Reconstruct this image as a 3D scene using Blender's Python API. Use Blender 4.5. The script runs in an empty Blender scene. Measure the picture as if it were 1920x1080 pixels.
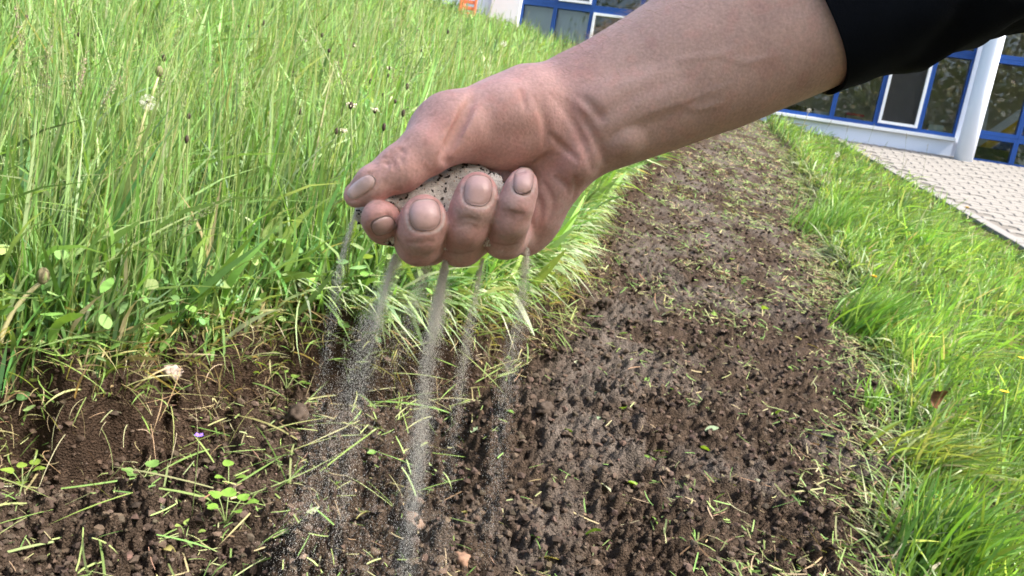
import bpy, bmesh, math, random
import numpy as np
from mathutils import Matrix, Vector
random.seed(7); RNG = np.random.default_rng(11)
scene = bpy.context.scene
COL = scene.collection
# ------------------------------------------------------------------ camera
PITCH, ROLL, FPX = math.radians(9.0), math.radians(10.0), 1450.0
CAM = np.array([0.0, 0.0, 1.2])
FWD = np.array([0, math.cos(PITCH), -math.sin(PITCH)])
_up0 = np.array([0, math.sin(PITCH), math.cos(PITCH)]); _rt0 = np.array([1.0, 0, 0])
RT = math.cos(ROLL)*_rt0 + math.sin(ROLL)*_up0
UPV = -math.sin(ROLL)*_rt0 + math.cos(ROLL)*_up0
cd = bpy.data.cameras.new('camera'); cam = bpy.data.objects.new('camera', cd); COL.objects.link(cam)
cd.sensor_width = 36.0; cd.lens = FPX/1920*36.0; cd.clip_start = 0.05; cd.clip_end = 800
M = Matrix.Identity(4)
for i in range(3):
    M[i][0] = RT[i]; M[i][1] = UPV[i]; M[i][2] = -FWD[i]; M[i][3] = CAM[i]
cam.matrix_world = M
scene.camera = cam
cd.dof.use_dof = True; cd.dof.focus_distance = 0.55; cd.dof.aperture_fstop = 24.0
# ------------------------------------------------------------------ sky, sun, exposure
SUN_AZ, SUN_EL = math.radians(108), math.radians(50)      # azimuth from +Y towards +X
wd = bpy.data.worlds.new('World'); scene.world = wd; wd.use_nodes = True
nt = wd.node_tree; bg = nt.nodes['Background']
sky = nt.nodes.new('ShaderNodeTexSky'); sky.sky_type = 'NISHITA'; sky.sun_disc = False
sky.sun_elevation = SUN_EL; sky.sun_rotation = SUN_AZ
sky.air_density = 1.0; sky.dust_density = 4.0
nt.links.new(sky.outputs[0], bg.inputs[0]); bg.inputs[1].default_value = 0.15
sd = bpy.data.lights.new('sun', 'SUN'); sun = bpy.data.objects.new('sun', sd); COL.objects.link(sun)
sd.energy = 3.4; sd.angle = math.radians(3); sd.color = (1.0, 0.95, 0.87)
sv = Vector((math.sin(SUN_AZ)*math.cos(SUN_EL), math.cos(SUN_AZ)*math.cos(SUN_EL), math.sin(SUN_EL)))
sun.rotation_euler = sv.to_track_quat('Z', 'Y').to_euler(); sun.location = (3, 3, 8)
scene.view_settings.view_transform = 'Standard'; scene.view_settings.look = 'None'
scene.view_settings.exposure = 1.65; scene.view_settings.gamma = 1.0
scene.view_settings.use_curve_mapping = False
scene.cycles.max_bounces = 6; scene.cycles.transparent_max_bounces = 8
# ------------------------------------------------------------------ coordinates
def raydir(px, py):
    px = np.asarray(px, float); py = np.asarray(py, float)
    return (RT*((px-960)/FPX)[..., None] - UPV*((py-540)/FPX)[..., None] + FWD)
def at(px, py, dep): return CAM + raydir(px, py)*np.asarray(dep, float)[..., None]
def unit(v): return v/np.linalg.norm(v, axis=-1, keepdims=True)
D_PLANE = 1.1
U = unit(raydir(1408, 30)); _d2 = unit(raydir(1408+1000, 30+250))
N = unit(np.cross(_d2, U)); N = N if N[2] > 0 else -N
W = np.cross(U, N)
O = CAM - D_PLANE*N
Z = np.array([0, 0, 1.0])
def G(u, w, h):
    u = np.asarray(u, float)[..., None]; w = np.asarray(w, float)[..., None]; h = np.asarray(h, float)[..., None]
    return O + U*u + W*w + N*h
def uw(p):
    q = np.asarray(p) - O; return q@U, q@W
def at_h(px, py, h):                       # point on the pixel's ray at height h over the slope
    d = raydir(px, py); t = (np.asarray(h, float)-D_PLANE)/(d@N)
    return CAM + d*t[..., None]
def gpix(px, py, h=0.0): return uw(at_h(px, py, h))
# ------------------------------------------------------------------ noise
_perm = np.random.default_rng(3).permutation(256)
_g3 = unit(np.random.default_rng(4).normal(size=(256, 3)))
def noise3(p):
    p = np.asarray(p, float); i = np.floor(p).astype(int); f = p-i; s = f*f*f*(f*(f*6-15)+10); i &= 255
    out = 0
    for dx in (0, 1):
        for dy in (0, 1):
            for dz in (0, 1):
                h = _perm[(_perm[(_perm[(i[..., 0]+dx) & 255]+i[..., 1]+dy) & 255]+i[..., 2]+dz) & 255]
                g = _g3[h]
                v = g[..., 0]*(f[..., 0]-dx)+g[..., 1]*(f[..., 1]-dy)+g[..., 2]*(f[..., 2]-dz)
                w = (s[..., 0] if dx else 1-s[..., 0])*(s[..., 1] if dy else 1-s[..., 1])*(s[..., 2] if dz else 1-s[..., 2])
                out = out+v*w
    return out*1.6
def noise2(u, w, sc, seed=0):
    return noise3(np.stack([np.asarray(u)/sc, np.asarray(w)/sc, np.full(np.shape(u), seed*7.31+.5)], -1))
def sstep(a, b, x):
    t = np.clip((x-a)/(b-a), 0, 1); return t*t*(3-2*t)
# ------------------------------------------------------------------ mesh helpers
def link(o, parent=None):
    COL.objects.link(o)
    if parent is not None: o.parent = parent
    return o
def mesh_data(name, V, F, mat=None, smooth=True, col=None):
    V = np.asarray(V, np.float32); me = bpy.data.meshes.new(name)
    if isinstance(F, np.ndarray):
        k = F.shape[1]; m = len(F)
        me.vertices.add(len(V)); me.vertices.foreach_set('co', V.ravel())
        me.loops.add(m*k); me.loops.foreach_set('vertex_index', F.astype(np.int32).ravel())
        me.polygons.add(m); me.polygons.foreach_set('loop_start', np.arange(0, m*k, k, dtype=np.int32))
        me.update(calc_edges=True)
    else:
        me.from_pydata(V.tolist(), [], F); me.update()
    me.polygons.foreach_set('use_smooth', np.full(len(me.polygons), smooth))
    if col is not None:
        a = me.color_attributes.new('Col', 'FLOAT_COLOR', 'POINT')
        c = np.ones((len(V), 4), np.float32); c[:, :3] = col
        a.data.foreach_set('color', c.ravel())
    if mat is not None: me.materials.append(mat)
    return me
def obj(name, V, F, mat=None, parent=None, smooth=True, col=None):
    return link(bpy.data.objects.new(name, mesh_data(name, V, F, mat, smooth, col)), parent)
def tag(o, label=None, cat=None, group=None, kind=None):
    if label: o['label'] = label
    if cat: o['category'] = cat
    if group: o['group'] = group
    if kind: o['kind'] = kind
    return o
def empty(name, loc=(0, 0, 0), rz=0.0):
    o = bpy.data.objects.new(name, None); o.empty_display_size = 0.05; COL.objects.link(o)
    o.location = loc; o.rotation_euler = (0, 0, rz); return o
def copy_tree(o, parent=None):
    c = o.copy(); COL.objects.link(c); c.parent = parent
    for ch in o.children: copy_tree(ch, c)
    return c
class MB:
    """collects boxes / tubes / polygons into one mesh"""
    def __init__(s): s.V = []; s.F = []; s.C = []
    def add(s, V, F, c=None):
        n = len(s.V); s.V += [tuple(map(float, v)) for v in V]; s.F += [tuple(int(i)+n for i in f) for f in F]
        if c is not None: s.C += [c]*len(V)
        return s
    def box(s, x0, x1, y0, y1, z0, z1, b=0.0, c=None):
        if b <= 0:
            V = [(x, y, z) for z in (z0, z1) for y in (y0, y1) for x in (x0, x1)]
            return s.add(V, [(0, 2, 3, 1), (4, 5, 7, 6), (0, 1, 5, 4), (2, 6, 7, 3), (0, 4, 6, 2), (1, 3, 7, 5)], c)
        bm = bmesh.new(); bmesh.ops.create_cube(bm, size=1)
        for v in bm.verts:
            v.co = ((x0+x1)/2+v.co.x*(x1-x0), (y0+y1)/2+v.co.y*(y1-y0), (z0+z1)/2+v.co.z*(z1-z0))
        bmesh.ops.bevel(bm, geom=bm.edges[:], offset=b, segments=2, affect='EDGES', profile=0.6)
        bm.verts.index_update(); s.add([v.co for v in bm.verts], [[v.index for v in f.verts] for f in bm.faces], c); bm.free(); return s
    def tube(s, P, r, n=8, c=None, cap=True):
        P = np.asarray(P, float); r = np.broadcast_to(np.asarray(r, float), (len(P),)); V = []; F = []
        T = unit(np.gradient(P, axis=0)+1e-12); ref = np.array([0.31, 0.23, 0.92]) if abs(T[0][2]) < .9 else np.array([1.0, .1, 0])
        for i, p in enumerate(P):
            a = unit(np.cross(T[i], ref)); b = np.cross(T[i], a)
            for k in range(n):
                t = 2*math.pi*k/n; V.append(p+r[i]*(a*math.cos(t)+b*math.sin(t)))
        for i in range(len(P)-1):
            for k in range(n): F.append((i*n+k, i*n+(k+1) % n, (i+1)*n+(k+1) % n, (i+1)*n+k))
        if cap: F.append(tuple(range(n))[::-1]); F.append(tuple((len(P)-1)*n+k for k in range(n)))
        return s.add(V, F, c)
    def build(s, name, mat, parent=None, smooth=False):
        return obj(name, s.V, s.F, mat, parent, smooth, np.array(s.C) if len(s.C) == len(s.V) and s.C else None)
# ------------------------------------------------------------------ materials
def mat_new(name):
    m = bpy.data.materials.new(name); m.use_nodes = True
    return m, m.node_tree, m.node_tree.nodes['Principled BSDF']
def nd(t, ty, **kw):
    n = t.nodes.new(ty)
    for k, v in kw.items():
        if k.startswith('i_'): n.inputs[int(k[2:]) if k[2:].isdigit() else k[2:].replace('_', ' ')].default_value = v
        else: setattr(n, k, v)
    return n
def simple(name, c, rough=0.6, var=0.12, nscale=20.0, bump=0.0, bscale=200.0, spec=0.4, metal=0.0):
    m, t, p = mat_new(name); L = t.links.new
    tc = nd(t, 'ShaderNodeTexCoord'); no = nd(t, 'ShaderNodeTexNoise', i_Scale=nscale, i_Detail=5.0)
    L(tc.outputs['Object'], no.inputs['Vector'])
    hs = nd(t, 'ShaderNodeMixRGB', blend_type='MIX'); hs.inputs[1].default_value = (*[x*(1-var) for x in c], 1); hs.inputs[2].default_value = (*[min(1, x*(1+var)) for x in c], 1)
    L(no.outputs[0], hs.inputs[0]); L(hs.outputs[0], p.inputs['Base Color'])
    p.inputs['Roughness'].default_value = rough; p.inputs['Specular IOR Level'].default_value = spec; p.inputs['Metallic'].default_value = metal
    if bump > 0:
        n2 = nd(t, 'ShaderNodeTexNoise', i_Scale=bscale, i_Detail=4.0); L(tc.outputs['Object'], n2.inputs['Vector'])
        b = nd(t, 'ShaderNodeBump', i_Strength=bump, i_Distance=0.002); L(n2.outputs[0], b.inputs['Height']); L(b.outputs[0], p.inputs['Normal'])
    return m
def foliage(name, trans=0.35, rough=0.5, spec=0.35, var=.15, vscale=60.):
    m, t, p = mat_new(name); L = t.links.new
    at_ = nd(t, 'ShaderNodeVertexColor', layer_name='Col')
    tc = nd(t, 'ShaderNodeTexCoord'); no = nd(t, 'ShaderNodeTexNoise', i_Scale=vscale, i_Detail=3.0); L(tc.outputs['Object'], no.inputs['Vector'])
    mr = nd(t, 'ShaderNodeMapRange'); mr.inputs[3].default_value = 1-var; mr.inputs[4].default_value = 1+var; L(no.outputs[0], mr.inputs[0])
    mu = nd(t, 'ShaderNodeVectorMath', operation='SCALE'); L(at_.outputs[0], mu.inputs[0]); L(mr.outputs[0], mu.inputs['Scale'])
    p.inputs['Roughness'].default_value = rough; p.inputs['Specular IOR Level'].default_value = spec
    L(mu.outputs[0], p.inputs['Base Color'])
    tr = nd(t, 'ShaderNodeBsdfTranslucent')
    tw = nd(t, 'ShaderNodeMixRGB', blend_type='MULTIPLY', i_0=1.0); tw.inputs[2].default_value = (1.25, 1.15, .5, 1); L(mu.outputs[0], tw.inputs[1]); L(tw.outputs[0], tr.inputs[0])
    mx = nd(t, 'ShaderNodeMixShader', i_0=trans); L(p.outputs[0], mx.inputs[1]); L(tr.outputs[0], mx.inputs[2])
    L(mx.outputs[0], t.nodes['Material Output'].inputs[0])
    return m
def vcol(name, rough=0.7, spec=0.3, bump=0.0, bscale=800.0, var=.1, vscale=300.):
    m, t, p = mat_new(name); L = t.links.new
    at_ = nd(t, 'ShaderNodeVertexColor', layer_name='Col'); tc = nd(t, 'ShaderNodeTexCoord')
    no = nd(t, 'ShaderNodeTexNoise', i_Scale=vscale, i_Detail=4.0); L(tc.outputs['Object'], no.inputs['Vector'])
    mr = nd(t, 'ShaderNodeMapRange'); mr.inputs[3].default_value = 1-var; mr.inputs[4].default_value = 1+var; L(no.outputs[0], mr.inputs[0])
    mu = nd(t, 'ShaderNodeVectorMath', operation='SCALE'); L(at_.outputs[0], mu.inputs[0]); L(mr.outputs[0], mu.inputs['Scale'])
    L(mu.outputs[0], p.inputs['Base Color']); p.inputs['Roughness'].default_value = rough; p.inputs['Specular IOR Level'].default_value = spec
    if bump > 0:
        n2 = nd(t, 'ShaderNodeTexNoise', i_Scale=bscale, i_Detail=5.0); L(tc.outputs['Object'], n2.inputs['Vector'])
        b = nd(t, 'ShaderNodeBump', i_Strength=bump, i_Distance=0.001); L(n2.outputs[0], b.inputs['Height']); L(b.outputs[0], p.inputs['Normal'])
    return m
# ------------------------------------------------------------------ facade and paving frames
YAW = math.radians(14)
XF = np.array([math.cos(YAW), -math.sin(YAW), 0]); NF = np.array([-math.sin(YAW), -math.cos(YAW), 0])
OF = at(1800, 295, 9.32)
KP = at_h(1920, 470, 0.0)
PN = unit(np.cross(XF, KP-OF)); PN = PN if PN[2] > 0 else -PN
PV = np.cross(PN, XF); PV = PV if PV@NF > 0 else -PV          # in the paving, away from the wall
def pave_at(px, py):
    d = raydir(px, py); t = ((OF-CAM)@PN)/(d@PN); return CAM+d*np.asarray(t)[..., None]
def pave_h(u, w):                                              # paving height over the slope at (u, w)
    p = G(u, w, 0*np.asarray(u, float)); return ((OF-p)@PN)/(N@PN)
_k = [pave_at(1540, 247), pave_at(1780, 375), pave_at(1920, 470)]
_ks = np.array([[(p-OF)@XF, (p-OF)@PV] for p in _k])
_kf = np.polyfit(_ks[:, 1], _ks[:, 0], 1)                      # kerb as a straight line: s = a*v + b
def kerb_s(v): return np.polyval(_kf, v)
def pave_sv(u, w):
    p = G(u, w, pave_h(u, w))-OF; return p@XF, p@PV
# ------------------------------------------------------------------ the dug strip: edges from u
def _edge(pts, h):
    a = np.array([gpix(x, y, h) for x, y in pts]); a = a[np.argsort(a[:, 0])]; return a
EL = _edge([(-260, 800), (0, 775), (130, 762), (250, 742), (330, 712), (450, 690), (520, 660), (600, 650), (700, 668), (800, 655), (900, 632),
            (970, 606), (1040, 562), (1085, 490), (1110, 440), (1130, 385), (1180, 335), (1250, 285), (1330, 235), (1352, 215)], 0.07)
ER = _edge([(1722, 1250), (1716, 1080), (1700, 960), (1690, 850), (1680, 740), (1640, 620), (1600, 525), (1565, 440), (1530, 350), (1480, 270), (1440, 218), (1425, 200)], 0.02)
BED = _edge([(470, 1180), (500, 1080), (560, 985), (860, 925), (885, 860), (890, 765), (1000, 650), (1060, 560), (1100, 470)], 0.0)
def eL(u): return np.interp(u, EL[:, 0], EL[:, 1]) + .03*noise2(u, u*0, .3, 1) + .022*noise2(u, u*0, .09, 2)
def eR(u): return np.interp(u, ER[:, 0], ER[:, 1]) + .04*noise2(u, u*0, .35, 3) + .025*noise2(u, u*0, .11, 4)
def eB(u): return np.interp(u, BED[:, 0], BED[:, 1]) + .03*noise2(u, u*0, .15, 5)
DIPS = [((832, 905), .075, .07), ((1135, 560), .05, .045), ((690, 895), .07, .05), ((985, 705), .07, .05), ((600, 690), .10, .03), ((1015, 880), .05, .03),
        ((180, 850), .10, .05), ((330, 800), .06, .03), ((700, 905), .06, .03), ((1380, 830), .05, .015), ((1560, 760), .05, .03), ((1600, 900), .05, .03),
        ((1240, 870), .04, .02), ((1500, 480), .06, .03), ((90, 1000), .08, .03), ((420, 1040), .09, .035), ((1290, 260), .2, .03), ((1240, 1055), .05, .03)]
RISES = [((540, 780), .12, .035), ((240, 960), .12, .02), ((1060, 800), .14, .03), ((1330, 700), .2, .025), ((1180, 600), .06, .03), ((700, 790), .09, .03), ((90, 905), .08, .02), ((560, 1000), .09, .025)]
_dip = [(gpix(x, y, 0), r, -a) for (x, y), r, a in DIPS]+[(gpix(x, y, 0), r, a) for (x, y), r, a in RISES]
def soil_mask(u, w): return sstep(-.03, .03, w-eL(u))*sstep(-.05, .05, eR(u)-w)
def H(u, w, fine=True):
    u = np.asarray(u, float); w = np.asarray(w, float)
    l, r = eL(u)+.040*noise2(u, w, .085, 41)+.012*noise2(u, w, .045, 42), eR(u)
    hb = np.interp(u, [0, 2.4, 3.6, 5, 8], [.17, .17, .12, .07, .03])
    left = .55*sstep(-.03, .02, l-w)+.45*sstep(.005, .075, l-w)
    h = hb*left + .25*np.clip(l-w, 0, 4)*.25
    # loose crumbly shoulder under the cut
    h += .05*sstep(.16, 0, w-l)*(1-left)*(.6+.8*noise2(u, w, .08, 11))
    m = (1-left)*sstep(-.05, .05, r-w); ms = sstep(-.10, -.04, w-l)*sstep(-.05, .05, r-w)
    bed = sstep(-.035, .04, w-eB(u))*sstep(4.6, 3.4, u)
    h += m*(-.055+.055*bed + .02*np.sin(np.clip((w-l)/np.maximum(r-l, .2), 0, 1)*math.pi))
    h -= .075*np.exp(-((w-l-.085)/.06)**2)*sstep(3.2, 2.0, u)*(.7+.6*noise2(u, w, .2, 46))
    for (cu, cw), rad, a in _dip:
        q = ((u-cu)**2+(w-cw)**2)/rad**2; h += a*np.exp(-q)*m
    right = sstep(-.03, .06, w-r)
    h += right*.035
    h += .025*noise2(u, w, .5, 6)*(1-m)+.012*noise2(u, w, .16, 7)*(1-m)
    if fine:
        a = noise2(u, w, .19, 8)*.022+noise2(u, w, .085, 9)*.014
        b = noise2(u+.02*noise2(u, w, .05, 10), w, .04, 12)
        c = noise2(u, w, .019, 13); d = noise2(u, w, .0095, 14)
        rough = .75+.6*sstep(-.35, .4, noise2(u, w, .22, 15)+.5*noise2(u, w, .07, 16))
        lump = a+rough*(.024*(np.abs(b)*1.5-.35)+.021*(np.abs(c)*1.4-.3)+.012*np.abs(d))
        near = np.clip(1.35-.12*u, .4, 1.2)
        h += lump*np.maximum(m, .8*ms)*near + .003*c*(1-m)
    # lean into the paving along the kerb, dive under it beyond
    ph = pave_h(u, w); s, v = pave_sv(u, w); ds = s-kerb_s(v)
    zone = sstep(-1.3, -.1, ds)*sstep(-.5, .2, v)
    h = h*(1-zone)+(ph-.012+.012*noise2(u, w, .3, 17))*zone
    under = sstep(.02, .08, ds)*(v > -3)
    under = under*sstep(10.2, 9.2, v)*sstep(6.6, 5.5, s)*sstep(-1.5, -.6, v); h = h*(1-under)+(ph-.10)*under
    return h
def Gt(u, w, lift=0.0): return G(u, w, H(u, w)+lift)
# ------------------------------------------------------------------ ground sheet (finer where it shows larger)
vv = np.concatenate([np.arange(2560, 1330, -4.2), np.arange(1330, 120, -2.8)]); un = D_PLANE*FPX/vv
ub = -np.geomspace(160, .6, 26); um = np.linspace(-.5, un[0], 10, endpoint=False)
uf = np.geomspace(un[-1]*1.02, 320, 46)
us = np.concatenate([ub, um, un, uf])
ss = np.concatenate([np.linspace(-5, -1.5, 24, endpoint=False), np.linspace(-1.5, -1.08, 40, endpoint=False), np.arange(-1.08, .46, .0029), np.linspace(.47, 1.2, 60), np.linspace(1.25, 5, 26)])
UU, SS = np.meshgrid(us, ss, indexing='ij')
WW = SS*np.maximum(np.abs(UU), .85)
shp = UU.shape
hh = H(UU.ravel(), WW.ravel())
Pg = G(UU.ravel(), WW.ravel(), hh)
# far behind the building and far down behind the camera the hillside levels off
cap = OF[2]+.6; far = np.clip((UU.ravel()-12.5)/4, 0, 1)
Pg[:, 2] = Pg[:, 2]*(1-far)+np.minimum(Pg[:, 2], cap+.02*(UU.ravel()-12.5))*far
Pg[:, 2] = np.maximum(Pg[:, 2], -4.5)
nr, nc = shp; idx = np.arange(nr*nc).reshape(shp)
Fg = np.stack([idx[:-1, :-1], idx[:-1, 1:], idx[1:, 1:], idx[1:, :-1]], -1).reshape(-1, 4)
sm = sstep(-.11, -.05, WW.ravel()-eL(UU.ravel())+.03*noise2(UU.ravel(), WW.ravel(), .06, 45))*sstep(-.05, .05, eR(UU.ravel())-WW.ravel())
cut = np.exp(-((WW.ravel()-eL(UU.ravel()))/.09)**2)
crust = sstep(.0, .6, noise2(UU.ravel(), WW.ravel(), .33, 21)+.5*noise2(UU.ravel(), WW.ravel(), .1, 22)+.35*np.exp(-((SS.ravel()-.0)/.12)**2))*sstep(.03, .2, WW.ravel()-eB(UU.ravel()))
colg = np.zeros((nr*nc, 3))
colg[:] = (.060, .0425, .0305)
colg = colg*(1-crust[:, None])+np.array([.112, .092, .077])*crust[:, None]
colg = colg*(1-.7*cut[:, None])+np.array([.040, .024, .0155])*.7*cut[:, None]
th = np.array([.085, .085, .035])
colg = colg*sm[:, None]+th*(1-sm[:, None])
m_soil, t, p = mat_new('soil'); L = t.links.new
vc = nd(t, 'ShaderNodeVertexColor', layer_name='Col'); tc = nd(t, 'ShaderNodeTexCoord')
n1 = nd(t, 'ShaderNodeTexNoise', i_Scale=28.0, i_Detail=8.0, i_Roughness=.65); n2 = nd(t, 'ShaderNodeTexNoise', i_Scale=300.0, i_Detail=8.0, i_Roughness=.7)
n3 = nd(t, 'ShaderNodeTexVoronoi', i_Scale=210.0)
for n in (n1, n2, n3): L(tc.outputs['Object'], n.inputs['Vector'])
r1 = nd(t, 'ShaderNodeMapRange', i_1=.3, i_2=.7, i_3=.6, i_4=1.4); L(n1.outputs[0], r1.inputs[0])
r2 = nd(t, 'ShaderNodeMapRange', i_1=.25, i_2=.75, i_3=.45, i_4=1.55); L(n2.outputs[0], r2.inputs[0])
mm = nd(t, 'ShaderNodeMath', operation='MULTIPLY'); L(r1.outputs[0], mm.inputs[0]); L(r2.outputs[0], mm.inputs[1])
sc_ = nd(t, 'ShaderNodeVectorMath', operation='SCALE'); L(vc.outputs[0], sc_.inputs[0]); L(mm.outputs[0], sc_.inputs['Scale'])
L(sc_.outputs[0], p.inputs['Base Color']); p.inputs['Roughness'].default_value = .95; p.inputs['Specular IOR Level'].default_value = .08
ad = nd(t, 'ShaderNodeMath', operation='ADD'); L(n2.outputs[0], ad.inputs[0]); L(n3.outputs[0], ad.inputs[1])
bp = nd(t, 'ShaderNodeBump', i_Strength=1.0, i_Distance=.007); L(ad.outputs[0], bp.inputs['Height']); L(bp.outputs[0], p.inputs['Normal'])
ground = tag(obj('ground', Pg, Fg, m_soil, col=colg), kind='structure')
# ------------------------------------------------------------------ building
m_white = simple('white_render', (.70, .75, .86), .8, .04, 3.0, .15, 300)
m_trim = simple('white_frame_paint', (.86, .86, .87), .4, .03, 6.0)
m_blue = simple('blue_frame_paint', (.014, .066, .27), .35, .10, 8.0)
m_room = simple('room_wall_paint', (.50, .46, .38), .9, .15, 1.2)
m_roomfloor = simple('room_floor', (.08, .065, .05), .7, .2, 2.0)
m_blind = simple('pale_blind_cloth', (.62, .63, .62), .9, .06, 2.0)
m_screen = simple('insect_screen', (.10, .10, .10), .8, .1, 40.0)
m_roof = simple('roof_metal', (.25, .26, .28), .5, .1, 2.0)
mg, t, p = mat_new('window_glass'); L = t.links.new
gl = nd(t, 'ShaderNodeBsdfGlossy'); gl.inputs['Roughness'].default_value = .02; trp = nd(t, 'ShaderNodeBsdfTransparent'); trp.inputs[0].default_value = (.90, .92, .91, 1)
fr = nd(t, 'ShaderNodeFresnel', i_IOR=1.68); mx = nd(t, 'ShaderNodeMixShader'); L(fr.outputs[0], mx.inputs[0]); L(trp.outputs[0], mx.inputs[1]); L(gl.outputs[0], mx.inputs[2])
L(mx.outputs[0], t.nodes['Material Output'].inputs[0])
def fpix(px, py):
    d = raydir(px, py); k = ((OF-CAM)@NF)/(d@NF); P = CAM+d*k; return (P-OF)@XF, P[2]-OF[2]
bld = empty('building', OF, -YAW)                 # local x along the wall, -y towards the camera, z up
tag(bld, 'white building with blue window frames behind the grass bank', 'building')
SILL = .5*(fpix(1480, 209)[1]+fpix(1790, 262)[1])
RAIL = fpix(1800, 100)[1]
TOP = 2.1
def bx(name, m, x0, x1, y0, y1, z0, z1, b=0.0, parent=bld): return MB().box(x0, x1, y0, y1, z0, z1, b).build(name, m, parent)
xc = fpix(1812, 250)[0]                            # column centre
x_pl = fpix(955, 20)[0]                            # left end of glazing (white pier beyond)
bx('wall', m_white, x_pl-.26, xc-.02, .0, .22, -1.2, SILL-.05)                 # plinth
bx('wall', m_white, x_pl-3.6, x_pl-.262, .0, .22, -1.2, TOP)                  # blank wall to the left
bx('window_sill', m_trim, fpix(976, 20)[0], xc-.1, -.055, .14, SILL-.048, SILL-.006, .006)
pier = bx('pier', m_trim, x_pl-.258, fpix(976, 20)[0]-.002, -.05, .20, -.6, TOP, .008)
cm = MB(); cr = .5*(fpix(1818, 270)[0]-fpix(1785, 262)[0])*1.0
cm.tube([(xc, -.16, -.3), (xc, -.16, .8), (xc, -.16, 2.0), (xc, -.16, TOP)], cr, 40); cm.build('column', m_white, bld, True)
bx('wall', m_white, xc-cr-.010, xc+cr+.008, .0, .12, -.3, TOP-.43)
bx('lintel', m_white, x_pl-3.6, 5.2, -.01, .24, TOP-.42, TOP-.002); bx('roof', m_roof, x_pl-3.8, 5.4, -.02, 5.4, TOP, TOP+.10, .01)
# room behind the glass
bx('interior_wall', m_room, x_pl-3.6, 5.2, 2.3, 2.4, -1.2, TOP-.13)
bx('interior_floor', m_roomfloor, x_pl-3.6, 5.2, .225, 4.89, -.2, -.02); bx('interior_ceiling', m_room, x_pl-3.6, 5.2, .245, 4.89, TOP-.12, TOP-.006)
bx('wall', m_white, x_pl-3.62, x_pl-3.602, .0, 5.1, -1.2, TOP-.01); bx('wall', m_white, 5.2, 5.4, .0, 5.1, -1.2, TOP-.01)
FWID = .052
def window(x0, x1, z0, z1, sash=False, blind=False, screen=False, lab=None):
    w = bx('window', m_blue, x0, x0+FWID/2, .02, .10, z0, z1)                     # left jamb carries the rest
    mb = MB(); mb.box(x1-FWID/2, x1, .02, .10, z0, z1); mb.box(x0+FWID/2, x1-FWID/2, .022, .098, z0, z0+FWID*.9); mb.box(x0+FWID/2, x1-FWID/2, .022, .098, z1-FWID*.9, z1)
    mb.build('frame', m_blue, w)
    a, b, c, d = x0+FWID/2, x1-FWID/2, z0+FWID*.9, z1-FWID*.9
    if sash:
        s = .032; mb = MB(); mb.box(a, a+s, .0, .06, c, d); mb.box(b-s, b, .0, .06, c, d); mb.box(a+s, b-s, .003, .058, c, c+s); mb.box(a+s, b-s, .003, .058, d-s, d)
        mb.build('sash', m_trim, w); a += s; b -= s; c += s; d -= s
    MB().box(a, b, .056, .062, c, d).build('pane', mg, w)
    if screen: MB().box(a, b, .040, .042, c, d).build('insect_screen', m_screen2, w)
    if blind: MB().box(a+.005, b-.005, .16, .17, c-.03, d+.02).build('blind', m_blind, w)
    if lab: w['label'] = lab
    return w
m_screen2, t, p = mat_new('fine_mesh'); L = t.links.new
dfm = nd(t, 'ShaderNodeBsdfDiffuse'); dfm.inputs[0].default_value = (.05, .05, .052, 1); tr2 = nd(t, 'ShaderNodeBsdfTransparent'); mx = nd(t, 'ShaderNodeMixShader', i_0=.45)
L(tr2.outputs[0], mx.inputs[1]); L(dfm.outputs[0], mx.inputs[2]); L(mx.outputs[0], t.nodes['Material Output'].inputs[0])
# mullion lines between the pier and the column, read off the photograph where they show
mul = [fpix(976, 20)[0], fpix(1040, 20)[0], fpix(1110, 20)[0]]
step = mul[2]-mul[1]
mr_ = [fpix(1567, 185)[0], fpix(1651, 190)[0], fpix(1737, 190)[0], xc-cr-.012]
k = 4; gapw = (mr_[0]-mul[2])/5
mull = mul+[mul[2]+gapw*i for i in range(1, 5)]+mr_
for i in range(len(mull)-1):
    a, b = mull[i]+.001, mull[i+1]-.001; left = i < 3
    window(a, b, SILL, RAIL-.001, sash=(i == 8 or i == 2), blind=(i < 2), screen=(i == 8))
    window(a, b, RAIL+.001, TOP-.43, sash=(i == 1), blind=False, screen=False)
# glazed bay right of the column down to the paving
r0 = xc+cr+.01; rr = [r0, fpix(1903, 285)[0]]; rr += [rr[1]+.75*(i+1) for i in range(4)]
RM = .5*(fpix(1870, 255)[1]+fpix(1895, 259)[1])
for i in range(len(rr)-1):
    a, b = rr[i]+.001, rr[i+1]-.001
    window(a, b, .004-.03, RM-.001); window(a, b, RM+.001, RAIL-.001); window(a, b, RAIL+.001, TOP-.43)
# things on the window ledge and in the room (seen through the panes)
def lpos(px, py, back):
    s, z = fpix(px, py); return s, back, z
def worldb(x, y, z): return OF+XF*x-NF*y+Z*z
ledge = bx('ledge', m_room, x_pl, xc-.1, .225, .62, SILL-.10, SILL+.0)
def in_room(name, mb, mat, lab, cat, x, y, z, rz=0.0, smooth=False):
    o = mb.build(name, mat, None, smooth); o.location = worldb(x, y, z); o.rotation_euler = (0, 0, -YAW+rz); tag(o, lab, cat); return o
card = simple('cardboard', (.42, .34, .26), .8, .1, 10); red = simple('red_card', (.55, .04, .06), .6, .1, 20); paper = simple('white_paper', (.78, .80, .84), .8, .04, 6)
bxo = empty('cardboard_box', worldb(fpix(1606, 205)[0]+.02, .22, SILL+.002), -YAW); tag(bxo, 'small cardboard box with red top band behind the window pane', 'box')
MB().box(-.10, .10, -.08, .08, 0, .10, .003).build('body', card, bxo); MB().box(-.103, .103, -.083, .083, .101, .128, .003).build('lid', red, bxo); MB().box(-.09, -.01, -.0815, -.0805, .02, .06).build('sticker', paper, bxo)
mb = MB()
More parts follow.
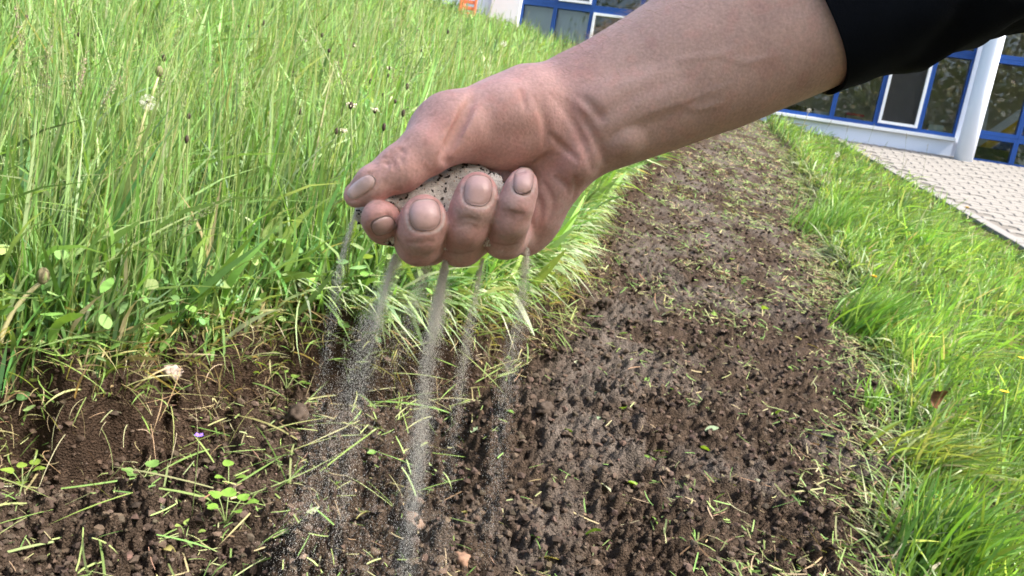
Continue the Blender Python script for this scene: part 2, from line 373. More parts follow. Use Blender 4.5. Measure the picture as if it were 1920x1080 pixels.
for i in range(9): mb.box(-.12+.004*(i % 3), .12-.006*(i % 2), -.09, .09, i*.011, i*.011+.009, .002)
in_room('paper_stack', mb, paper, 'stack of white papers on the ledge beside the red-topped box', 'paper', fpix(1540, 200)[0]+.04, .24, SILL+.002, .1)
in_room('white_box', MB().box(-.085, .085, -.07, .07, 0, .135, .004), simple('pale_green_card', (.72, .78, .72), .7, .04), 'pale square box standing on the ledge beside the column', 'box', fpix(1757, 232)[0]+.03, .22, SILL+.002)
mb = MB(); V = []; nn = 14
for i in range(nn):
    for j in range(nn):
        a, b = i/(nn-1)*2-1, j/(nn-1)*2-1; r = math.hypot(a, b); z = .10*max(0, 1-r*r)+.012*math.sin(9*a+3*b)*max(0, 1-r); V.append((a*.11, b*.09, z+.001))
mb.add(V, [(i*nn+j, (i+1)*nn+j, (i+1)*nn+j+1, i*nn+j+1) for i in range(nn-1) for j in range(nn-1)])
in_room('cloth_heap', mb, simple('cream_cloth', (.62, .56, .46), .9, .08), 'crumpled cream cloth on the ledge next to the pale box', 'cloth', fpix(1782, 245)[0]-.02, .33, SILL+.003, 0, True)
# shirt on a rail, yellow and blue banner, green counter in the glazed bay
mb = MB(); V = []; nx, nz = 10, 14
for i in range(nx):
    for j in range(nz):
        a = i/(nx-1)-.5; z = j/(nz-1); w_ = .20*(1.15-.55*z**2); V.append((a*w_, .02*math.sin(a*25), z*.50))
F_ = [(i*nz+j, (i+1)*nz+j, (i+1)*nz+j+1, i*nz+j+1) for i in range(nx-1) for j in range(nz-1)]
V2 = [(x, y+.03, z) for x, y, z in V]; n0 = len(V); mb.add(V+V2, F_+[tuple(n0+i for i in f[::-1]) for f in F_])
in_room('hanging_shirt', mb, paper, 'white shirt hanging inside the glazed bay', 'shirt', r0+.12, .55, RM-.02, 0, True)
yel = simple('yellow_cloth', (.75, .46, .03), .7, .06); 
ban = empty('banner', worldb(r0+.5, .7, RM-.1), -YAW); tag(ban, 'banner with diagonal yellow and blue stripes inside the glazed bay', 'banner')
for nm, m, o_ in (('white_stripe', paper, -.13), ('yellow_stripe', yel, 0), ('blue_stripe', m_blue, .15)):
    mb = MB(); w_ = .13 if nm != 'blue_stripe' else .22
    mb.add([(o_-.28, 0, 0), (o_-.28+w_, 0, 0), (o_+.28+w_, 0, .62), (o_+.28, 0, .62), (o_-.28, .008, 0), (o_-.28+w_, .008, 0), (o_+.28+w_, .008, .62), (o_+.28, .008, .62)], [(0, 1, 2, 3), (7, 6, 5, 4), (0, 4, 5, 1), (1, 5, 6, 2), (2, 6, 7, 3), (3, 7, 4, 0)])
    mb.build(nm, m, ban)
in_room('green_cabinet', MB().box(-.7, .9, -.15, .3, 0, RM-.08, .01), simple('olive_paint', (.13, .19, .08), .6, .12, 4), 'low olive green cabinet inside the glazed bay', 'cabinet', r0+.55, .6, -.019)
# ------------------------------------------------------------------ orange plastic crate against the wall
m_or = simple('orange_plastic', (.72, .17, .07), .45, .08, 12)
cx, cz = fpix(902, 5)
cr_o = empty('plastic_crate', (0, 0, 0)); q = worldb(fpix(900, 10)[0]-.02, -.5, 0); uu_, ww_ = uw(q); 
gz = Gt(np.array([uu_]), np.array([ww_]))[0]; cr_o.location = gz; cr_o.rotation_euler = (0, 0, -YAW+.15); tag(cr_o, 'orange slotted plastic crate standing upright in the grass beside the building', 'crate')
hgt = .95
for sx in (-.11, .085): bx('side_post', m_or, sx, sx+.03, -.02, .02, 0, hgt, .004, cr_o)
for i in range(12): bx('slat', m_or, -.078, .083, -.014, .014, .03+i*.078, .03+i*.078+.042, .003, cr_o)
bx('back_panel', m_or, -.11, -.075, .022, .20, 0, hgt, .004, cr_o)
# ------------------------------------------------------------------ pavement: zigzag concrete pavers and a kerb
m_pave = simple('paver_concrete', (.20, .187, .168), .9, .2, 7.0, .5, 260)
m_joint = simple('joint_sand', (.135, .122, .105), .95, .2, 30)
m_kerb = simple('kerb_concrete', (.20, .19, .18), .9, .15, 9.0, .5, 200)
Mp = Matrix.Identity(4)
for i in range(3): Mp[i][0] = XF[i]; Mp[i][1] = PV[i]; Mp[i][2] = PN[i]; Mp[i][3] = OF[i]
if np.cross(XF, PV)@PN < 0:                                   # keep it right-handed
    for i in range(3): Mp[i][1] = -PV[i]
    SGN = -1
else: SGN = 1
VMAX = 9.0
pav = bpy.data.objects.new('pavement', None)
V = []; ks0, ks1 = kerb_s(0.0)+.05, kerb_s(VMAX)+.05
pts = [(max(ks0, -1.9), .0), (5.2, .0), (5.2, VMAX), (ks1, VMAX)]
pb = MB(); pb.add([(x, SGN*y, -.009) for x, y in pts]+[(x, SGN*y, -.09) for x, y in pts], [(0, 1, 2, 3), (7, 6, 5, 4)]+[(i, i+4, (i+1) % 4+4, (i+1) % 4) for i in range(4)])
pav = pb.build('pavement', m_joint); pav.matrix_world = Mp; tag(pav, kind='structure')
A, B, zg = .22, .112, .022                                      # paver length, width and zigzag depth
def paver_mesh():
    xs = [0, .25, .5, .75, 1.0]; off = [0, zg, 0, zg, 0]; e = .0028
    low = [(x*A, o+0) for x, o in zip(xs, off)]; hi = [(x*A, B+o) for x, o in zip(xs, off)][::-1]
    ring = low+hi; c = (A/2, B/2)
    def inset(q, d): return [(x+(d if x < A*.01 else (-d if x > A*.99 else 0)), y+(d if i < 5 else -d)) for i, (x, y) in enumerate(q)]
    r0_, r1_ = inset(ring, e), inset(ring, e+.006); n = 10
    V = [(x, y, -.03) for x, y in r0_]+[(x, y, -.006) for x, y in r0_]+[(x, y, 0) for x, y in r1_]
    F = [(k*n+i, k*n+(i+1) % n, (k+1)*n+(i+1) % n, (k+1)*n+i) for k in range(2) for i in range(n)]
    F += [(20+i, 20+i+1, 20+9-i-1, 20+9-i) for i in range(4)]
    return V, F
PVv, PVf = paver_mesh(); pmeshes = []
pm = mesh_data('paver', PVv, PVf, m_pave, False)
cells = []
for j in range(int(VMAX/B)):
    y = .03+j*B; ka = kerb_s(y+B/2)+.06
    for i in range(-8, 32):
        x = -1.8+i*A+(A/2 if j % 2 else 0)
        if x < ka or x+A > 5.1: continue
        wp = OF+XF*(x+A/2)+PV*(y+B/2); q = wp-CAM; z = q@FWD
        if z < .5: vis = 0
        else:
            px, py = 960+FPX*(q@RT)/z, 540-FPX*(q@UPV)/z
            vis = 1 if (-200 < px < 2150 and -100 < py < 1300) else 0
        cells.append((vis*1000-z*1.0, x, y))
cells.sort(reverse=True)
rs = np.random.default_rng(5)
for _, x, y in cells[:300]:
    o = bpy.data.objects.new('paver', pm); link(o, pav); o.location = (x, SGN*y if SGN > 0 else -y-B, rs.normal()*.0012); o.rotation_euler = (rs.normal()*.006, rs.normal()*.006, 0)
rest = cells[300:]
if rest:
    v0 = np.array(PVv); Vr = np.concatenate([v0+[x, (SGN*y if SGN > 0 else -y-B), rs.normal()*.001] for _, x, y in rest]); mbr = []
    for k in range(len(rest)): mbr += [tuple(i+k*len(v0) for i in f) for f in PVf]
    tag(obj('paver_field', Vr, mbr, m_pave, pav, False), kind='stuff')
kn = 0
kd = unit(np.array([_kf[0], 1.0]))
for i in range(12):
    y0_ = -.0+i*.8; x0_ = kerb_s(y0_)
    if y0_ > VMAX: break
    mbk = MB().box(-.05, .05, .003, .80/kd[1]-.003, -.12, .022, .008)
    o = mbk.build('kerb_stone', m_kerb, pav); o.location = (x0_, SGN*y0_, rs.normal()*.002); o.rotation_euler = (0, 0, -math.atan2(kd[0], kd[1]) if SGN > 0 else math.pi+math.atan2(kd[0], kd[1]))
# ------------------------------------------------------------------ the hand and forearm: one implicit surface, meshed
def cs(px, py, dep): return np.array([(px-960)/FPX*dep, -(py-540)/FPX*dep, -dep])*1000.0     # millimetres, camera-aligned axes
def J(px, py, dep, r): return cs(px, py, dep), r/FPX*dep*1000.0
VOX = 0.95
LO = np.array([cs(600, 0, .36)[0]-2, cs(0, 520, .40)[1]-3, -492.0]); HI = np.array([cs(1960, 0, .39)[0], cs(0, -190, .40)[1], -322.0])
HI[0] = cs(1700, 0, .39)[0]
NX, NY, NZ = (np.ceil((HI-LO)/VOX).astype(int)+1)
AX = [LO[i]+VOX*np.arange(n) for i, n in enumerate((NX, NY, NZ))]
def block(bmin, bmax):
    a = np.maximum(((np.asarray(bmin)-LO)/VOX).astype(int), 0); b = np.minimum(((np.asarray(bmax)-LO)/VOX).astype(int)+2, [NX, NY, NZ])
    sl = tuple(slice(i, max(i, j)) for i, j in zip(a, b))
    return sl, np.stack(np.meshgrid(*[AX[i][sl[i]] for i in range(3)], indexing='ij'), -1).astype(np.float32)
def d_cone(P, a, ra, b, rb):
    ba = (b-a).astype(np.float32); t = np.clip(((P-a.astype(np.float32))@ba)/(ba@ba), 0, 1)
    return np.linalg.norm(P-a.astype(np.float32)-t[..., None]*ba, axis=-1)-(ra+(rb-ra)*t).astype(np.float32)
def d_ell(P, c, Rm, r):
    q = (P-c.astype(np.float32))@Rm.T.astype(np.float32); r = np.asarray(r, np.float32)
    k0 = np.linalg.norm(q/r, axis=-1); k1 = np.linalg.norm(q/(r*r), axis=-1)+1e-6
    return k0*(k0-1)/k1
def smin(a, b, k):
    if k <= 0: return np.minimum(a, b)
    h = np.maximum(k-np.abs(a-b), 0)/k; return np.minimum(a, b)-h*h*k*.25
def smax(a, b, k): return -smin(-a, -b, k)
def field(): return np.full((NX, NY, NZ), 30.0, np.float32)
def put_cone(D, a, b, k, m=16):
    (pa, ra), (pb, rb) = a, b; R_ = max(ra, rb)+m
    sl, P = block(np.minimum(pa, pb)-R_, np.maximum(pa, pb)+R_)
    if P.size: D[sl] = smin(D[sl], d_cone(P, pa, ra, pb, rb), k)
def put_ell(D, c, Rm, r, k, m=16):
    R_ = max(r)+m; sl, P = block(c-R_, c+R_)
    if P.size: D[sl] = smin(D[sl], d_ell(P, c, Rm, r), k)
def rotz(deg, tilt=0, tilty=0):
    a = math.radians(deg); A_ = np.array([[math.cos(a), math.sin(a), 0], [-math.sin(a), math.cos(a), 0], [0, 0, 1]])
    b = math.radians(tilt); B_ = np.array([[1, 0, 0], [0, math.cos(b), math.sin(b)], [0, -math.sin(b), math.cos(b)]])
    c = math.radians(tilty); C_ = np.array([[math.cos(c), 0, -math.sin(c)], [0, 1, 0], [math.sin(c), 0, math.cos(c)]])
    return C_@B_@A_
# --- forearm: elliptical loft along the arm's axis
AXD = np.array([.913, .407, 0]); PRP = np.array([.407, -.913, 0]); AO = cs(1095, 205, .392); PXM = .392/FPX*1000
st = np.array([[-70, 4, 106, 66], [-30, 6, 113, 72], [0, 7, 117, 76], [35, 9, 121, 82], [130, 8, 131, 96], [190, 5, 138, 108], [266, 4, 146, 118], [360, 0, 151, 126], [450, -4, 157, 134], [640, -6, 163, 140]], float)
body = field()
sl, P = block(AO+AXD*(-70*PXM)-np.array([50, 60, 60]), HI)
q = P-AO.astype(np.float32); tt = (q@AXD.astype(np.float32))/PXM; xx = (q@PRP.astype(np.float32))/PXM; zz = q[..., 2]/PXM
c_ = np.interp(tt, st[:, 0], st[:, 1]); rx = np.interp(tt, st[:, 0], st[:, 2]); rz = np.interp(tt, st[:, 0], st[:, 3])
# rounded-box-like section, flat on the palm side
dx = np.abs(xx-c_)/rx; dz = np.abs(zz)/rz
dd = ((dx**2.25+dz**2.25)**(1/2.25)-1)*np.minimum(rx, rz)*PXM
dd = np.maximum(dd, (-62-tt)*PXM); dd = smax(dd.astype(np.float32), ((tt-600)*PXM).astype(np.float32), 6.0)
body[sl] = np.minimum(body[sl], dd)
del P, q, tt, xx, zz, c_, rx, rz, dx, dz, dd
# --- palm
mcp = dict(index=J(775, 352, .425, 42), middle=J(838, 402, .432, 44), ring=J(905, 425, .430, 43), pinky=J(978, 408, .418, 40))
put_cone(body, J(1075, 262, .394, 62), J(985, 405, .408, 46), 10)
put_cone(body, J(1062, 300, .392, 48), J(1012, 400, .396, 40), 9)
put_cone(body, J(1050, 245, .400, 66), mcp['ring'], 9)
put_cone(body, J(1030, 235, .405, 66), mcp['middle'], 9)
put_cone(body, J(1000, 225, .405, 62), mcp['index'], 9)
put_cone(body, J(1090, 215, .396, 84), J(1030, 235, .398, 78), 14)
# --- thumb ball and thumb
put_ell(body, cs(950, 236, .381), rotz(14, 0, 8), (29, 21.5, 19), 9)
thumb = field()
put_cone(thumb, J(668, 366, .350, 24), J(700, 344, .350, 33), 0); put_cone(thumb, J(700, 344, .350, 33), J(752, 316, .353, 42), 3)
put_cone(thumb, J(752, 316, .353, 41), J(800, 280, .357, 46), 5); put_cone(thumb, J(800, 280, .357, 46), J(852, 240, .366, 58), 5); put_cone(thumb, J(852, 240, .366, 58), J(985, 212, .386, 88), 9)
put_ell(thumb, cs(820, 232, .366), rotz(35), (15, 10, 10), 8)
body = smin(body, thumb, 6.5); del thumb
# --- fingers, each its own chain, rooted in the palm and kept apart from each other
chains = {
 'index': [mcp['index'], J(742, 420, .400, 42), J(724, 418, .374, 41), J(714, 412, .352, 36), J(709, 408, .346, 32)],
 'middle': [mcp['middle'], J(802, 452, .392, 46), J(786, 453, .357, 46), J(789, 432, .349, 46), J(794, 414, .347, 45.5), J(796, 402, .348, 38)],
 'ring': [mcp['ring'], J(866, 456, .384, 44), J(862, 457, .370, 43.5), J(874, 425, .354, 42.5), J(887, 388, .350, 42), J(894, 366, .350, 40.5), J(896, 356, .351, 34)],
 'pinky': [mcp['pinky'], J(950, 446, .380, 40), J(945, 446, .368, 40), J(957, 413, .354, 37.5), J(967, 385, .350, 35), J(976, 358, .350, 32.5), J(980, 343, .352, 28)]}
KN = {'index': 2, 'middle': 3, 'ring': 3, 'pinky': 3}
for nme, ch in chains.items():
    f_ = field()
    for a, b in zip(ch[:-1], ch[1:]): put_cone(f_, a, b, 1.2)
    body = smin(body, f_, 0.5 if nme != 'index' else 1.2); del f_
put_ell(body, cs(1010, 425, .404), rotz(60), (17, 9, 10), 8)            # fold of the heel of the hand beside the little finger
# --- helpers on the field
def sample(D, p):
    g = (np.asarray(p)-LO)/VOX; g = np.clip(g, 0, np.array([NX, NY, NZ])-1.001); i = g.astype(int); f = g-i; o = 0
    for a in (0, 1):
        for b in (0, 1):
            for c in (0, 1):
                o = o+D[i[..., 0]+a, i[..., 1]+b, i[..., 2]+c]*(f[..., 0] if a else 1-f[..., 0])*(f[..., 1] if b else 1-f[..., 1])*(f[..., 2] if c else 1-f[..., 2])
    return o
def hit(D, px, py):
    d = cs(px, py, 1.0)/1000.0; z = np.arange(326, 492, .4); pts = d[None]*z[:, None]; v = sample(D, pts); k = np.nonzero(v < 0)[0]
    if len(k) == 0: return None
    k = k[0]
    if k == 0: return pts[0]
    a = v[k-1]/(v[k-1]-v[k]+1e-9); return pts[k-1]*(1-a)+pts[k]*a
def grad(D, p):
    e = 1.2; g = np.array([sample(D, p+np.eye(3)[i]*e)-sample(D, p-np.eye(3)[i]*e) for i in range(3)]); return g/(np.linalg.norm(g)+1e-9)
def stroke(pts, r, depth, k, sign=-1, n=10):
    """groove (-1) or ridge (+1) that follows the skin under a drawn line"""
    global body
    xs = np.array(pts, float); s = np.concatenate([[0], np.cumsum(np.linalg.norm(np.diff(xs, axis=0), axis=1))]); q = np.linspace(0, s[-1], n)
    # smooth spline through the points
    X = np.interp(q, s, xs[:, 0]); Y = np.interp(q, s, xs[:, 1])
    for _ in range(2): X[1:-1] = (X[:-2]+2*X[1:-1]+X[2:])/4; Y[1:-1] = (Y[:-2]+2*Y[1:-1]+Y[2:])/4
    P3 = []
    for x, y in zip(X, Y):
        h = hit(body, x, y)
        if h is not None: P3.append((h, grad(body, h)))
    if sign < 0 and depth > .2: CREASE.extend(P3)
    m_ = len(P3)
    for i in range(m_-1):
        (a, na), (b, nb) = P3[i], P3[i+1]
        if np.linalg.norm(a-b) > 12: continue
        e0 = math.sin(math.pi*(i+.3)/(m_-.4+1e-6))**.5; e1 = math.sin(math.pi*min(i+1.3, m_-.5)/(m_-.4+1e-6))**.5 if i < m_-2 else .35
        if sign < 0:
            A_, B_ = a+na*(r-depth*e0+(1-e0)*k*.5), b+nb*(r-depth*e1+(1-e1)*k*.5)
            sl, P = block(np.minimum(A_, B_)-r-6, np.maximum(A_, B_)+r+6)
            if P.size: body[sl] = smax(body[sl], -d_cone(P, A_, r, B_, r), k)
        else:
            A_, B_ = a-na*(r-depth*e0+(1-e0)*k), b-nb*(r-depth*e1+(1-e1)*k)
            sl, P = block(np.minimum(A_, B_)-r-6, np.maximum(A_, B_)+r+6)
            if P.size: body[sl] = smin(body[sl], d_cone(P, A_, r, B_, r), k)
CREASE = []
# tendons and veins of the wrist
for pts, r, dp in [([(1068, 205), (1130, 185), (1190, 165), (1265, 140)], 7, 1.2), ([(1120, 245), (1175, 215), (1225, 196), (1300, 165)], 5, 1.1), ([(1160, 275), (1195, 262)], 5, .8),
                   ([(1100, 290), (1085, 330)], 6, .8),
                   ([(915, 195), (965, 188), (1000, 205)], 9, .3)]:
    stroke(pts, r*1.5, dp*.45, 4.0, +1, 14)
for pts in [[(1165, 240), (1215, 210), (1270, 196), (1335, 170), (1400, 150)], [(1225, 128), (1290, 108), (1345, 104), (1410, 78)], [(1270, 196), (1310, 205), (1370, 190)], [(1345, 104), (1400, 118), (1470, 100)]]:
    stroke(pts, 2.6, .02, 1.0, +1, 16)
# creases
for pts, r, dp, k in [
    ([(887, 180), (872, 215), (853, 255), (832, 297)], 2.0, 1.8, 3.6),
    ([(830, 298), (850, 312), (900, 322), (960, 324), (1000, 315), (1026, 290)], 1.6, 1.4, 3.0),
    ([(1034, 175), (1066, 208), (1092, 262), (1112, 318)], 1.6, .75, 3.0), ([(1062, 185), (1092, 220), (1120, 265), (1140, 308)], 1.6, .55, 3.0), ([(1082, 175), (1108, 198), (1130, 225)], 1.6, .25, 3.0),
    ([(1004, 180), (1016, 205), (1025, 240), (1022, 275)], 1.6, .3, 3.0), ([(978, 168), (988, 205)], 1.1, .45, 2.0), ([(1030, 250), (1060, 280), (1085, 300)], 1.2, .5, 2.2),
    ([(722, 292), (736, 300), (742, 316)], 1.2, .4, 1.6), ([(732, 282), (748, 293), (757, 308)], 1.2, .4, 1.6), ([(720, 302), (730, 310)], .8, .6, 1.2), ([(745, 276), (760, 288)], .8, .5, 1.2),
    ([(852, 414), (875, 408), (900, 414)], .9, .25, 1.0), ([(850, 424), (872, 420), (893, 424)], .9, .18, 1.0), ([(838, 470), (862, 478), (888, 470)], .9, .15, 1.0),
    ([(945, 394), (966, 402), (985, 403)], .9, .42, 1.2), ([(948, 404), (966, 409)], .9, .2, 1.0), ([(925, 455), (950, 462), (972, 455)], .9, .15, 1.0),
    ([(762, 452), (788, 456), (812, 450)], .9, .12, 1.0), ([(1078, 330), (1082, 352), (1076, 372)], 1.0, .5, 1.8), ([(1040, 330), (1060, 345), (1070, 365)], 1.1, .4, 2.0),
    ([(1000, 345), (1015, 385), (1012, 430)], 1.1, .5, 2.0), ([(1020, 340), (1040, 380), (1030, 415)], 1.1, .35, 2.0)]:
    stroke(pts, r*.85, dp*1.75, k*.8, -1, 14)
# nail beds: a shallow hollow ringed by the nail fold
NAILS = {'middle': ((797, 402), (31, 31), 4, None), 'ring': ((897, 356), (27.5, 30), -6, None), 'pinky': ((982, 339), (19.5, 25), -8, None), 'index': ((719, 424), (24, 17), 22, None), 'thumb': ((677, 350), (31, 15), 36, None)}
def nail_pt(nm, a, b):
    (cx, cy), (hw, hh_), ang, _ = NAILS[nm]; t_ = math.radians(ang); x, y = a*hw, b*hh_
    return cx+x*math.cos(t_)+y*math.sin(t_), cy-x*math.sin(t_)+y*math.cos(t_)
skin_field = body.copy()
for nm in NAILS:
    ring = []
    for k_ in range(28):
        t_ = 2*math.pi*k_/28; ca, sa = math.cos(t_), math.sin(t_); e = 2/2.7
        x, y = nail_pt(nm, 1.03*abs(ca)**e*np.sign(ca), 1.03*abs(sa)**e*np.sign(sa)); h = hit(skin_field, x, y)
        if h is not None: ring.append((h, grad(skin_field, h)))
    for i in range(len(ring)):
        (a, na), (b, nb) = ring[i-1], ring[i]
        if np.linalg.norm(a-b) > 7: continue
        r = .8; A_, B_ = a+na*(r-.75), b+nb*(r-.75); sl, P = block(np.minimum(A_, B_)-4, np.maximum(A_, B_)+4); body[sl] = smax(body[sl], -d_cone(P, A_, r, B_, r), .9)
# --- surface nets
def surface_nets(D):
    s = D < 0; nx, ny, nz = D.shape
    c = np.zeros((nx-1, ny-1, nz-1), np.int8)
    for a in (0, 1):
        for b in (0, 1):
            for d in (0, 1): c += s[a:nx-1+a, b:ny-1+b, d:nz-1+d]
    act = np.argwhere((c > 0) & (c < 8)); vid = np.full(c.shape, -1, np.int32); vid[tuple(act.T)] = np.arange(len(act))
    acc = np.zeros((len(act), 3)); cnt = np.zeros(len(act)); i, j, k = act.T
    for ax in range(3):
        for p in (0, 1):
            for q in (0, 1):
                o0 = [0, 0, 0]; o1 = [0, 0, 0]; oa, ob = [x for x in range(3) if x != ax]; o0[oa] = o1[oa] = p; o0[ob] = o1[ob] = q; o1[ax] = 1
                v0 = D[i+o0[0], j+o0[1], k+o0[2]]; v1 = D[i+o1[0], j+o1[1], k+o1[2]]; cr = (v0 < 0) != (v1 < 0); t = np.where(cr, v0/np.where(cr, v0-v1, 1), 0)
                pt = np.zeros((len(act), 3)); pt[:, oa] = p; pt[:, ob] = q; pt[:, ax] = t; acc[cr] += pt[cr]; cnt[cr] += 1
    V = act+acc/cnt[:, None]; F = []
    for ax in range(3):
        oa, ob = [(1, 2), (2, 0), (0, 1)][ax]
        sl0 = [slice(1, n-1) for n in D.shape]; sl0[ax] = slice(0, D.shape[ax]-1); sl1 = list(sl0); sl1[ax] = slice(1, D.shape[ax])
        a = s[tuple(sl0)]; b = s[tuple(sl1)]; e = np.argwhere(a != b); fl = a[tuple(e.T)]
        base = e.copy()
        for x in range(3):
            if x != ax: base[:, x] += 1
        def g(da, db):
            q = base.copy(); q[:, oa] += da; q[:, ob] += db; return vid[tuple(q.T)]
        quad = np.stack([g(-1, -1), g(0, -1), g(0, 0), g(-1, 0)], -1); quad[~fl] = quad[~fl][:, ::-1]; F.append(quad)
    F = np.concatenate(F); F = F[(F >= 0).all(1)]
    return V*VOX+LO, F
def relax(V, F, n, lam=.5):
    e = np.concatenate([F[:, [0, 1]], F[:, [1, 2]], F[:, [2, 3]], F[:, [3, 0]]]); e = np.concatenate([e, e[:, ::-1]])
    deg = np.bincount(e[:, 0], minlength=len(V))[:, None]
    for it in range(n):
        s = np.stack([np.bincount(e[:, 0], weights=V[e[:, 1], k], minlength=len(V)) for k in range(3)], -1)/np.maximum(deg, 1)
        V = V+lam*(s-V)
    return V
def to_world(p): p = np.asarray(p)/1000.0; return CAM+p[..., :1]*RT+p[..., 1:2]*UPV-p[..., 2:3]*FWD
Vh, Fh = surface_nets(body); Vh = relax(Vh, Fh, 3, .4)
_px = 960+FPX*Vh[:, 0]/-Vh[:, 2]; _py = 540-FPX*Vh[:, 1]/-Vh[:, 2]
_m = np.exp(-(((_px-1035)/62)**2+((_py-172)/52)**2)**2)[:, None]; Vh = Vh*(1-_m)+relax(Vh, Fh, 26, .5)*_m      # soften the sunlit root of the wrist
pxh = 960+FPX*Vh[:, 0]/-Vh[:, 2]; pyh = 540-FPX*Vh[:, 1]/-Vh[:, 2]
# --- skin colour: ruddy palm and finger ends, paler dusty patches, freckled forearm
nz1 = noise3(Vh/14.0); nz2 = noise3(Vh/4.0+9); nz3 = noise3(Vh/1.6+31); nz4 = noise3(Vh/30.0+5)
arm = sstep(1060, 1180, pxh)
palm_c = np.array([.575, .345, .308]); arm_c = np.array([.57, .372, .322])
cskin = palm_c*(1-arm[:, None])+arm_c*arm[:, None]
cskin *= (1+.10*nz1+.06*nz2+.06*nz3+.06*nz4)[:, None]; blot = sstep(.05, .5, noise3(Vh/9.0+70)+.4*nz2)[:, None]; cskin = cskin*(1-.28*blot)+cskin*np.array([1.02, .80, .78])*.28*blot
red_ = np.zeros(len(Vh))
for nm, ch in chains.items(): red_ = np.maximum(red_, np.exp(-(np.linalg.norm(Vh-ch[-1][0], axis=1)/20)**2))
red_ = np.maximum(red_, .7*np.exp(-(((pxh-1050)/45)**2+((pyh-290)/50)**2))); red_ = np.maximum(red_, .5*np.exp(-(((pxh-815)/40)**2+((pyh-235)/50)**2)))
cskin = cskin*(1-.5*red_[:, None])+np.array([.50, .235, .215])*.5*red_[:, None]
dust = np.clip(sstep(.05, .5, nz1+.6*nz2)*sstep(1110, 900, pxh)*sstep(300, 380, pyh)*.75, 0, 1)
dust = np.maximum(dust, .55*sstep(-.2, .3, nz2)*np.exp(-(((pxh-1060)/35)**2+((pyh-390)/40)**2)))
cskin = cskin*(1-.45*dust[:, None])+np.array([.54, .45, .40])*.45*dust[:, None]
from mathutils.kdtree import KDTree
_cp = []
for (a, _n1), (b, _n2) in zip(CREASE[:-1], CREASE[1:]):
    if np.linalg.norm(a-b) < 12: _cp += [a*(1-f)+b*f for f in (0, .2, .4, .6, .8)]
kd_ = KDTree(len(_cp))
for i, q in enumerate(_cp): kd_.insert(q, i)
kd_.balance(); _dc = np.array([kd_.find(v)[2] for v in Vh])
crs = np.exp(-(_dc/.8)**2)*(.46+.2*nz3); cskin = cskin*(1-crs[:, None])+np.array([.24, .10, .08])*crs[:, None]     # darker and redder colour along the creases
fold = np.zeros(len(Vh))
for nm in ('middle', 'ring', 'pinky'):
    (cx, cy), (hw, hh_), ang, _ = NAILS[nm]; t_ = math.radians(ang); dx = (pxh-cx); dy = (pyh-cy)
    lx = (dx*math.cos(t_)-dy*math.sin(t_))/hw; ly = (dx*math.sin(t_)+dy*math.cos(t_))/hh_; rr_ = (np.abs(lx)**2.7+np.abs(ly)**2.7)**(1/2.7)
    fold = np.maximum(fold, np.exp(-((rr_-1.13)/.085)**2)*sstep(-.6, .3, ly)*(.6+.5*nz2)*(Vh[:, 2] > -366))
fold = np.clip(fold*1.3, 0, 1)
cskin = cskin*(1-.7*fold[:, None])+np.array([.76, .66, .61])*.7*fold[:, None]
fing_tone = np.zeros(len(Vh))
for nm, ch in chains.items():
    for c_, r_ in ch[-4:]: fing_tone = np.maximum(fing_tone, np.exp(-(np.linalg.norm(Vh-c_, axis=1)/(r_*1.35))**4))
fing_tone = np.clip(fing_tone*(.55+.5*nz1+.35*nz2), 0, 1)[:, None]*.42; cskin = cskin*(1-fing_tone)+np.array([.27, .165, .135])*fing_tone        # darker, browner, uneven tone on the fingers
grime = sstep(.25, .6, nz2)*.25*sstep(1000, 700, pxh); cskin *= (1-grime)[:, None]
m_skin, t, p = mat_new('skin'); L = t.links.new
vc = nd(t, 'ShaderNodeVertexColor', layer_name='Col'); tc = nd(t, 'ShaderNodeTexCoord')
n1 = nd(t, 'ShaderNodeTexNoise', i_Scale=700.0, i_Detail=4.0); n2 = nd(t, 'ShaderNodeTexVoronoi', i_Scale=430.0, feature='DISTANCE_TO_EDGE'); n3 = nd(t, 'ShaderNodeTexNoise', i_Scale=160.0, i_Detail=5.0)
for n in (n1, n2, n3): L(tc.outputs['Object'], n.inputs['Vector'])
r1 = nd(t, 'ShaderNodeMapRange', i_1=.3, i_2=.7, i_3=.90, i_4=1.10); L(n1.outputs[0], r1.inputs[0])
sc_ = nd(t, 'ShaderNodeVectorMath', operation='SCALE'); L(vc.outputs[0], sc_.inputs[0]); L(r1.outputs[0], sc_.inputs['Scale']); L(sc_.outputs[0], p.inputs['Base Color'])
a1 = nd(t, 'ShaderNodeMath', operation='ADD'); L(n2.outputs[0], a1.inputs[0]); L(n3.outputs[0], a1.inputs[1])
bp = nd(t, 'ShaderNodeBump', i_Strength=.3, i_Distance=.0006); L(a1.outputs[0], bp.inputs['Height']); L(bp.outputs[0], p.inputs['Normal'])
p.inputs['Roughness'].default_value = .66; p.inputs['Specular IOR Level'].default_value = .30
p.inputs['Subsurface Weight'].default_value = .18; p.inputs['Subsurface Radius'].default_value = (1.0, .35, .2); p.inputs['Subsurface Scale'].default_value = .004
